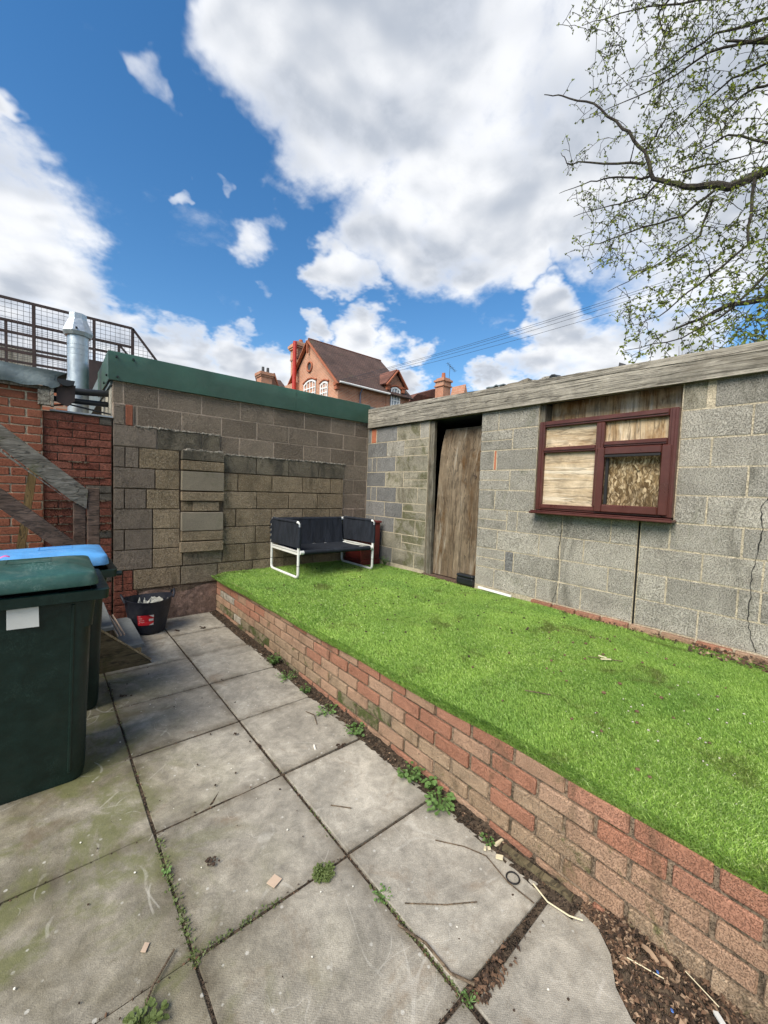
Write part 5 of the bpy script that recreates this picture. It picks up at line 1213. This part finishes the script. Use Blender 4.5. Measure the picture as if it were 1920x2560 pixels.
# ------------------------------------------------------------------ artificial grass blades
def build_turf():
    V, tone, cnt = [], [], 0
    def band(n, ymin, ymax, w, hl):
        y = rng.uniform(ymin, ymax, n); ex = np.array([edge_x(t) for t in np.linspace(ymin, ymax, 400)]); ez = np.interp(y, np.linspace(ymin, ymax, 400), ex)
        u = rng.uniform(0, 1, n); x = ez-.004+u*(-.035-ez)
        zl = np.array([lawn_z(a, b) for a, b in zip(x, y)])
        keep = np.ones(n, bool)
        # worn strip against the plinth on the right, bare patch near the far edge
        keep &= ~((x > -.16-.06*np.sin(y*9)) & (y < -3.35) & (rng.random(n) < .75))
        keep &= ~((x > -.26) & (y < -4.35) & (rng.random(n) < .9))
        keep &= ~((y > -.12-.05*np.sin(x*11)) & (x < -1.7) & (rng.random(n) < .85))
        x, y, zl = x[keep], y[keep], zl[keep]; n = len(x)
        h = hl*rng.uniform(.6, 1.25, n); a = rng.uniform(0, 2*np.pi, n)
        patch_ = np.sin(x*3.1+1.4*np.sin(y*2.3))*.5+np.sin(y*4.1+x*1.7)*.5
        lean = rng.uniform(.25, 1.1, n); la = 2.6+.9*patch_+rng.normal(0, 1.0, n)
        edge = (x-np.interp(y, np.linspace(ymin, ymax, 400), ex)) < .05
        la = np.where(edge, np.pi+rng.normal(0, .5, n), la); lean = np.where(edge, rng.uniform(.6, 1.5, n), lean)
        h = np.where(edge, h*rng.uniform(.8, 2.0, n), h); wx, wy = np.cos(a)*w/2, np.sin(a)*w/2
        tx, ty = np.cos(la)*lean*h, np.sin(la)*lean*h
        b = np.zeros((n, 5, 3))
        b[:, 0] = np.stack([x-wx, y-wy, zl-.002], 1); b[:, 1] = np.stack([x+wx, y+wy, zl-.002], 1)
        b[:, 2] = np.stack([x-wx*.8+tx*.35, y-wy*.8+ty*.35, zl+h*.6], 1); b[:, 3] = np.stack([x+wx*.8+tx*.35, y+wy*.8+ty*.35, zl+h*.6], 1)
        b[:, 4] = np.stack([x+tx, y+ty, zl+h*(1-.25*lean*lean*.5)], 1)
        tn = np.clip(rng.beta(2.2, 2.2, n)+.12*patch_, 0, 1); return b.reshape(-1, 3), np.repeat(tn, 5), n
    parts = [band(190000, -5.35, -3.9, .0034, .015), band(150000, -3.9, -2.4, .0045, .015), band(100000, -2.4, -.02, .0070, .015)]
    v = np.concatenate([p[0] for p in parts]); tn = np.concatenate([p[1] for p in parts]); n = sum(p[2] for p in parts)
    c = np.array([-1.15, -2.7, .48]); v = v-c
    me = bpy.data.meshes.new('artificial_grass'); me.vertices.add(len(v)); me.vertices.foreach_set('co', v.astype(np.float32).ravel())
    base = np.arange(n)*5; quad = np.stack([base, base+1, base+3, base+2], 1); tri = np.stack([base+2, base+3, base+4], 1)
    lv = np.concatenate([quad.ravel(), tri.ravel()]); ls = np.concatenate([np.arange(n)*4, n*4+np.arange(n)*3]); lt = np.concatenate([np.full(n, 4), np.full(n, 3)])
    me.loops.add(len(lv)); me.loops.foreach_set('vertex_index', lv.astype(np.int32)); me.polygons.add(2*n)
    me.polygons.foreach_set('loop_start', ls.astype(np.int32)); me.polygons.foreach_set('loop_total', lt.astype(np.int32))
    at_ = me.attributes.new('tone', 'FLOAT', 'POINT'); at_.data.foreach_set('value', tn.astype(np.float32))
    me.materials.append(MT['turf_blade']); me.update(calc_edges=True); me.validate()
    o = bpy.data.objects.new('artificial_grass', me); place(o, None, c)
    tag(o, 'bright green artificial grass on the raised bed', 'grass', kind='stuff')
build_turf()

# ------------------------------------------------------------------ dirt, mulch, weeds and litter
mb = MB(); mb.grid(lambda u, v: (-2.40+u*.10, -4.5*v-.03, .006+.022*u+.010*fnoise(u*2, v*40, 1)), 5, 160); tag(mb.build('soil_strip', 'soil', None, True), kind='structure')
def heap(u, v):
    y = -4.47-v*1.25; xl = float(np.interp(-y, [4.47, 4.60, 4.665, 4.715, 4.78, 5.05, 5.8], [-2.345, -2.34, -2.395, -2.483, -2.53, -2.55, -2.56])); x = xl+u*(-2.29-xl); e = min(1, u*3.)*min(1, v*6)
    return (x, y, -.012+.065*e*(.7+.5*u)+.012*fnoise(u*4, v*7, 1)*e)
mb = MB(); mb.grid(heap, 24, 60); tag(mb.build('mulch_bed', 'soil', None, True), kind='structure')
def chips(n, fn, mats, smin, smax, nm, lab):
    for mat, share in mats:
        mb = MB()
        for _ in range(int(n*share)):
            c = Vector(fn()); L = rs_.uniform(smin, smax); w = L*rs_.uniform(.12, .6); q = Matrix.Rotation(rs_.uniform(0, 6.28), 3, 'Z') @ Matrix.Rotation(rs_.uniform(-.7, .7), 3, 'Y') @ Matrix.Rotation(rs_.uniform(-.7, .7), 3, 'X')
            pts = [(-L/2, 0, 0), (-L*.1, w/2, .004), (L/2, w*.1, 0), (L*.1, -w/2, -.002), (0, 0, .012*L/.03)]
            mb.add([c+q @ Vector(p) for p in pts], [(0, 1, 4), (1, 2, 4), (2, 3, 4), (3, 0, 4)])
        tag(mb.build(nm, mat), lab % mat.split('_')[1], 'litter', kind='stuff')
def fh():
    u, v = rs_.random(), rs_.random(); p = heap(u, v); return (p[0], p[1], p[2]+rs_.uniform(.002, .012))
chips(5200, fh, (('mulch_dark', .4), ('mulch_mid', .4), ('mulch_pale', .2)), .006, .026, 'bark_mulch', '%s bark chips in the corner bed by the brick wall')
def fs():
    v = rs_.random(); return (-2.325-abs(rs_.gauss(0, .028)), -4.5*v-.03, .012+rs_.uniform(0, .01))
chips(2000, fs, (('mulch_dark', .55), ('mulch_mid', .35), ('mulch_pale', .1)), .004, .018, 'leaf_debris', '%s leaf debris along the foot of the brick wall')
def joint_pts():
    if rs_.random() < .5: y = -rs_.uniform(1.3, 5.0); i = rs_.choice((1, 1, 2)); return (gx(i, y)+rs_.uniform(-.012, .012), y, .002)
    j = rs_.choice((3, 4, 5, 6, 6, 7, 7, 7)); return (rs_.uniform(-4.1, -2.4), YR[j]+rs_.uniform(-.012, .012), .002)
chips(700, joint_pts, (('mulch_dark', .6), ('mulch_mid', .4)), .004, .014, 'joint_dirt', '%s crumbs of dirt in the paving joints')
chips(160, lambda: (-2.88+abs(rs_.gauss(0, .16))*.7, -4.44+rs_.uniform(-.035, .022), .006), (('mulch_dark', .6), ('mulch_mid', .4)), .01, .03, 'joint_litter', '%s litter in the wide paving joint')
def clump(w, n, s, spread, h, mat, kind='round'):
    """leafy weed: short stems, each with a few lobed leaves"""
    mb = MB(); sm = MB(); w = Vector(w)
    for i in range(n):
        a = rs_.uniform(0, 6.28); r_ = spread*.85*math.sqrt(rs_.random()); hh_ = h*rs_.uniform(.35, 1.)
        tip = w+Vector((math.cos(a)*r_, math.sin(a)*r_, hh_)); sm.tube([w+Vector((math.cos(a)*r_*.2, math.sin(a)*r_*.2, 0)), tip-Vector((0, 0, .004))], [.0016, .001], 3)
        L = s*.68*rs_.uniform(.6, 1.15); d = Vector((math.cos(a), math.sin(a), rs_.uniform(-.35, .5))).normalized(); sd_ = d.cross(Vector((rs_.uniform(-.4, .4), rs_.uniform(-.4, .4), 1))).normalized(); up_ = sd_.cross(d)
        if kind == 'round':
            k0 = len(mb.v); prof = ((0, .1), (.25, .42), (.5, .40), (.62, .5), (.85, .3), (1., .05))
            for t, ww in prof: mb.v += [tip+d*L*t+sd_*L*ww+up_*L*(.12-.2*t*t), tip+d*L*t+up_*L*(-.2*t*t), tip+d*L*t-sd_*L*ww+up_*L*(.12-.2*t*t)]
            for q in range(5):
                b_ = k0+q*3; mb.f += [(b_, b_+3, b_+4, b_+1), (b_+1, b_+4, b_+5, b_+2)]
        else:
            k0 = len(mb.v); mb.v += [tip-sd_*L*.06, tip+sd_*L*.06, tip+d*L+up_*L*.4]; mb.f.append((k0, k0+1, k0+2))
    return mb, sm
def weed(label, w, n, s, spread, h, mat='weed_leaf', kind='round', grp='weeds growing in the paving'):
    t = thing('weed', label, 'weed', w, grp); mb, sm = clump(w, n, s, spread, h, mat, kind); mb.build('leaves', mat, t); sm.build('stems', mat, t)
FOOT = 'weeds along the foot of the brick wall'
for lab, x, y, n, s, sp, h in (
    ('small bushy weed at the foot of the brick wall nearest the tub', -2.375, -1.86, 55, .034, .062, .085),
    ('sparse creeping weed just nearer than the bushy one along the brick wall', -2.40, -2.16, 40, .022, .10, .035),
    ('round-leaved little weed third along the foot of the brick wall', -2.395, -2.46, 26, .03, .045, .05),
    ('low spreading weed fourth along the foot of the brick wall', -2.40, -2.80, 34, .027, .085, .03),
    ('clover-like weed fifth along the foot of the brick wall', -2.385, -3.11, 46, .03, .075, .045),
    ('bright green weed sixth along the foot of the brick wall', -2.38, -3.62, 46, .033, .075, .06),
    ('large leafy weed at the slab corner by the brick wall', -2.40, -3.86, 55, .034, .075, .06),
    ('leafy shoot between the two brightest weeds on the brick wall', -2.352, -3.75, 20, .036, .04, .07),
    ('tiny yellow-green weed nearest the mulch bed', -2.37, -4.13, 14, .022, .035, .03)):
    weed(lab, (x, y, .008), n, s, sp, h, grp=FOOT)
weed('tuft of grassy weed in the slab joint near the middle of the paving', (-3.04, -3.80, .002), 260, .012, .052, .014, 'moss_leaf')
weed('pale green broad-leaved weed at the lower left slab corner', (-3.70, -3.885, .002), 46, .030, .06, .025, 'moss_leaf')
weed('small weed in the long slab joint left of centre', (-3.545, -3.40, .002), 12, .016, .022, .015)
weed('low weed in the slab joint near the bottom centre', (-2.905, -4.02, .004), 26, .016, .04, .014)
weed('little weed at the wide joint crossing near the bottom', (-2.895, -4.44, .002), 14, .014, .03, .014)
weed('ferny weed in the corner beside the maroon cabinet', (-.08, -.62, .49), 40, .04, .07, .11)
mbm = MB()
for (i, ya, yb, n) in ((2, -3.2, -3.82, 260), (1, -3.95, -4.45, 200), (1, -3.0, -3.7, 60), (2, -1.3, -3.1, 60)):
    for _ in range(n):
        y = rs_.uniform(yb, ya); x = gx(i, y)+rs_.gauss(0, .008); s = rs_.uniform(.004, .012); a = rs_.uniform(0, 6.28)
        mbm.add([(x, y, .001), (x+s*math.cos(a), y+s*math.sin(a), .001+s*.7), (x+s*math.cos(a+1), y+s*math.sin(a+1), .001+s*.5)], [(0, 1, 2)])
for _ in range(120):
    x = rs_.uniform(-3.55, -3.2); y = YR[6]+rs_.gauss(0, .008); s = rs_.uniform(.004, .011); a = rs_.uniform(0, 6.28)
    mbm.add([(x, y, .001), (x+s*math.cos(a), y+s*math.sin(a), .001+s*.7), (x+s*math.cos(a+1), y+s*math.sin(a+1), .001+s*.5)], [(0, 1, 2)])
tag(mbm.build('joint_moss', 'moss_leaf'), 'moss growing in the paving joints', 'moss', kind='stuff')
def stick(name, label, pts, r, mat='stick_brown', cat='stick', grp=None):
    mb = MB(); mb.tube(pts, r, 5); tag(mb.build(name, mat), label, cat, grp)
TW = 'twigs on the paving'
stick('twig', 'long thin pale twig by the pale broad-leaved weed', [(-3.585, -3.73, .012), (-3.66, -3.80, .016), (-3.735, -3.905, .01)], .0035, 'stick_brown', 'twig', TW)
stick('twig', 'straight dark twig lying across a slab right of the joint weed', [(-2.86, -4.10, .012), (-2.74, -4.20, .012), (-2.635, -4.27, .014)], .0022, 'stick_brown', 'twig', TW)
stick('twig', 'forked brown twig along the slab joint near the bottom centre', [(-2.93, -4.14, .01), (-2.90, -4.25, .02), (-2.895, -4.36, .015), (-2.86, -4.43, .02)], .005, 'stick_brown', 'twig', TW)
stick('twig', 'wavy thin twig beside the black hair band', [(-2.56, -3.98, .012), (-2.48, -4.08, .011), (-2.44, -4.17, .012), (-2.47, -4.30, .014), (-2.46, -4.41, .012)], .0025, 'stick_brown', 'twig', TW)
stick('twig', 'short twig on a slab in the middle of the paving', [(-2.83, -3.52, .012), (-2.76, -3.60, .014)], .0025, 'stick_brown', 'twig', TW)
stick('twig', 'thin curved twig on the slab near the brick wall', [(-2.52, -2.70, .012), (-2.50, -2.78, .02), (-2.535, -2.88, .012)], .003, 'stick_brown', 'twig', TW)
mb = MB(); mb.tube([(-2.435+.026*math.cos(a), -4.30+.026*math.sin(a), .012) for a in [2*math.pi*i/18 for i in range(18)]], .0032, 6, closed=True); tag(mb.build('hair_band', 'black_rubber', None, True), 'small black hair band ring lying on a slab', 'hair band')
mb = MB(); mb.bar((-2.352, -4.20, .022), (-2.335, -4.50, .022), .026, .024); tag(mb.build('wood_offcut', 'ply_stringer'), 'mossy strip of pale timber at the foot of the brick wall', 'offcut')
stick('wood_splinter', 'curved cream splinter of wood at the slab edge', [(-2.40, -4.37, .022), (-2.415, -4.44, .014), (-2.405, -4.52, .02), (-2.38, -4.56, .02)], .0032, 'cream_wood', 'splinter')
CH = 'cream wood chips by the brick wall'
for lab, x, y, sz in (('larger cream wood chip by the timber strip', -2.405, -4.215, (.03, .018, .008)), ('small cream wood chip left of the larger one', -2.42, -4.15, (.02, .01, .008)), ('upright cream sliver against the bricks', -2.345, -4.17, (.012, .05, .01)), ('tiny cream chip beside the upright sliver', -2.405, -4.16, (.012, .012, .008))):
    mb = MB(); mb.box((x, y, .02), sz, (0, .2, rs_.uniform(0, 3))); tag(mb.build('wood_chip', 'cream_wood'), lab, 'wood chip', CH)
mb = MB(); mb.tube([(-2.66, -3.06, .012), (-2.675, -3.10, .012)], .006, 8); tag(mb.build('cigarette_end', 'paper_white'), 'white cigarette end on a paving slab', 'cigarette end')
mb = MB(); mb.box((-3.215, -3.71, .008), (.045, .04, .003), (0, .05, .4)); tag(mb.build('card_scrap', 'card_pink'), 'square pinkish scrap of card near the grassy tuft', 'card')
mb = MB(); mb.box((-3.66, -3.66, .008), (.03, .016, .003), (.2, .1, 1.0)); tag(mb.build('card_scrap', 'card_pink'), 'small torn tan scrap on the mossy left slab', 'card')
CL = 'dark clods on the paving'
for lab, x, y, r_ in (('crumbly dark clod on the left middle slab', -3.385, -3.47, .019), ('dark soil splash with a twig on the slab near the brick wall', -2.535, -3.16, .022), ('small dark leaf bit right of the long joint', -2.93, -2.86, .012), ('dark leaf bit on the middle slab', -3.0, -2.66, .012), ('dark clod at the left slab edge by the bins', -3.5, -1.72, .016), ('dark wet crumb pile by the tub', -2.86, -.50, .022), ('black smear of dirt on the far slab near the tub', -2.62, -.56, .028)):
    mb = MB()
    for _ in range(14):
        c = Vector((x+rs_.gauss(0, r_*.6), y+rs_.gauss(0, r_*.6), .007+rs_.uniform(0, .006))); s = r_*rs_.uniform(.15, .45); v, f = chbox(s, s*.7, s*.35, s*.2, s*.15, rs_); q = Matrix.Rotation(rs_.uniform(0, 3), 3, 'Z'); mb.add([c+q @ Vector(p) for p in v], f)
    tag(mb.build('dirt_clod', 'mulch_dark'), lab, 'dirt', CL)
# pebbles and petals scattered over lawn and slabs
def scat(n, fn, mat, s0, s1, nm, lab):
    mb = MB()
    for _ in range(n):
        c = Vector(fn()); s = rs_.uniform(s0, s1); v, f = chbox(s, s*.8, s*.6, s*.4, s*.2, rs_); q = Matrix.Rotation(rs_.uniform(0, 3), 3, 'Z'); mb.add([c+q @ Vector(p) for p in v], f)
    tag(mb.build(nm, mat), lab, 'litter', kind='stuff')
def fl_(x0, x1, y0, y1, dz=.014):
    def f():
        x, y = rs_.uniform(x0, x1), rs_.uniform(y0, y1); return (x, y, lawn_z(x, y)+dz)
    return f
scat(45, fl_(-2.0, -.9, -5.2, -4.2, .012), 'pebble', .002, .006, 'lawn_pebbles', 'pale pebbles and petals scattered on the near lawn')
scat(110, fl_(-2.2, -.1, -3.5, -.3), 'mulch_dark', .004, .010, 'lawn_leaf_bits', 'dark leaf bits scattered on the far lawn')
scat(60, fl_(-2.1, -.2, -5.2, -3.5), 'mulch_mid', .004, .011, 'lawn_leaf_bits', 'brown leaf bits scattered on the near lawn')
scat(20, fl_(-2.2, -.2, -5., -1., .014), 'paper_white', .0015, .003, 'lawn_petals', 'tiny white petals on the lawn')
scat(40, lambda: (rs_.uniform(-4, -2.4), rs_.uniform(-4.9, -1.5), .007), 'paper_white', .0015, .004, 'paving_specks', 'tiny pale specks on the paving')
scat(70, lambda: (rs_.uniform(-4, -2.4), rs_.uniform(-4.9, -1.), .007), 'mulch_dark', .0015, .006, 'paving_crumbs', 'dark crumbs on the paving')
chips(260, lambda: (-.14+rs_.uniform(-.14, .10), rs_.uniform(-5.2, -4.35), .49+rs_.uniform(0, .01)), (('mulch_dark', .4), ('mulch_mid', .4), ('mulch_pale', .2)), .012, .05, 'wall_foot_debris', '%s leaf debris at the foot of the shed wall')
chips(120, lambda: (-.10+rs_.uniform(-.06, .04), rs_.uniform(-4.3, -3.3), .487+rs_.uniform(0, .01)), (('mulch_dark', .5), ('mulch_mid', .5)), .008, .03, 'plinth_debris', '%s crumbs along the plinth bricks')
chips(70, lambda: (rs_.uniform(-2.3, -1.75), -.05+rs_.uniform(-.05, .03), .475), (('mulch_dark', .4), ('mulch_mid', .4), ('mulch_pale', .2)), .01, .035, 'corner_debris', '%s debris where the lawn meets the block wall')
mb = MB(); mb.box((-1.02, -4.08, lawn_z(-1.02, -4.08)+.028), (.012, .07, .006), (0, .1, .9)); mb.box((-1.0, -4.05, lawn_z(-1., -4.05)+.03), (.01, .05, .005), (.1, 0, .4)); tag(mb.build('wood_splinter', 'cream_wood'), 'pale split splinter lying on the lawn', 'splinter')
stick('twig', 'thin dark twig on the lawn beside the pale splinter', [(-1.06, -3.98, .505), (-.95, -4.16, .508)], .003, 'stick_brown', 'twig', 'twigs on the lawn')
stick('twig', 'short dark twig on the lawn near the brick edge', [(-1.86, -3.98, .505), (-1.80, -4.1, .512)], .003, 'stick_brown', 'twig', 'twigs on the lawn')
for lab, mat, x, y in (('scrap of blue plastic in the mulch, the far one', 'blue_plastic', -2.39, -4.80), ('scrap of blue plastic in the mulch, the near one', 'blue_plastic', -2.47, -4.86)):
    mb = MB(); mb.box((x, y, .065), (.009, .006, .003), (.3, .2, .5)); tag(mb.build('plastic_scrap', mat), lab, 'plastic scrap', 'blue plastic scraps')
stick('stalk', 'long pale dry stalk lying on the mulch', [(-2.42, -4.72, .06), (-2.40, -4.82, .07)], .0018, 'cream_wood', 'stalk', 'stalks on the mulch')
stick('stalk', 'thin pale stalk leaning by the brick wall in the mulch', [(-2.335, -4.86, .085), (-2.36, -4.95, .08)], .0015, 'cream_wood', 'stalk', 'stalks on the mulch')
for i, (x, y) in enumerate(((-2.345, -4.74), (-2.335, -4.79))):
    mb = MB(); mb.grid(lambda u, v: (x+.018*(v-.5)*math.sin(.3+u*2.5)-.012*u, y-.06*u, .062+.012*math.sin(v*3.1)+.008*math.sin(u*4)), 8, 5); tag(mb.build('curled_leaf', 'mulch_pale'), ('farther' if i == 0 else 'nearer')+' of two curled brown leaves by the brick wall', 'leaf', 'curled leaves')
mb = MB(); mb.box((-2.385, -4.955, .072), (.032, .016, .005), (.1, .1, .8)); tag(mb.build('stone_shard', 'label_white'), 'pale greenish shard lying in the mulch', 'shard')
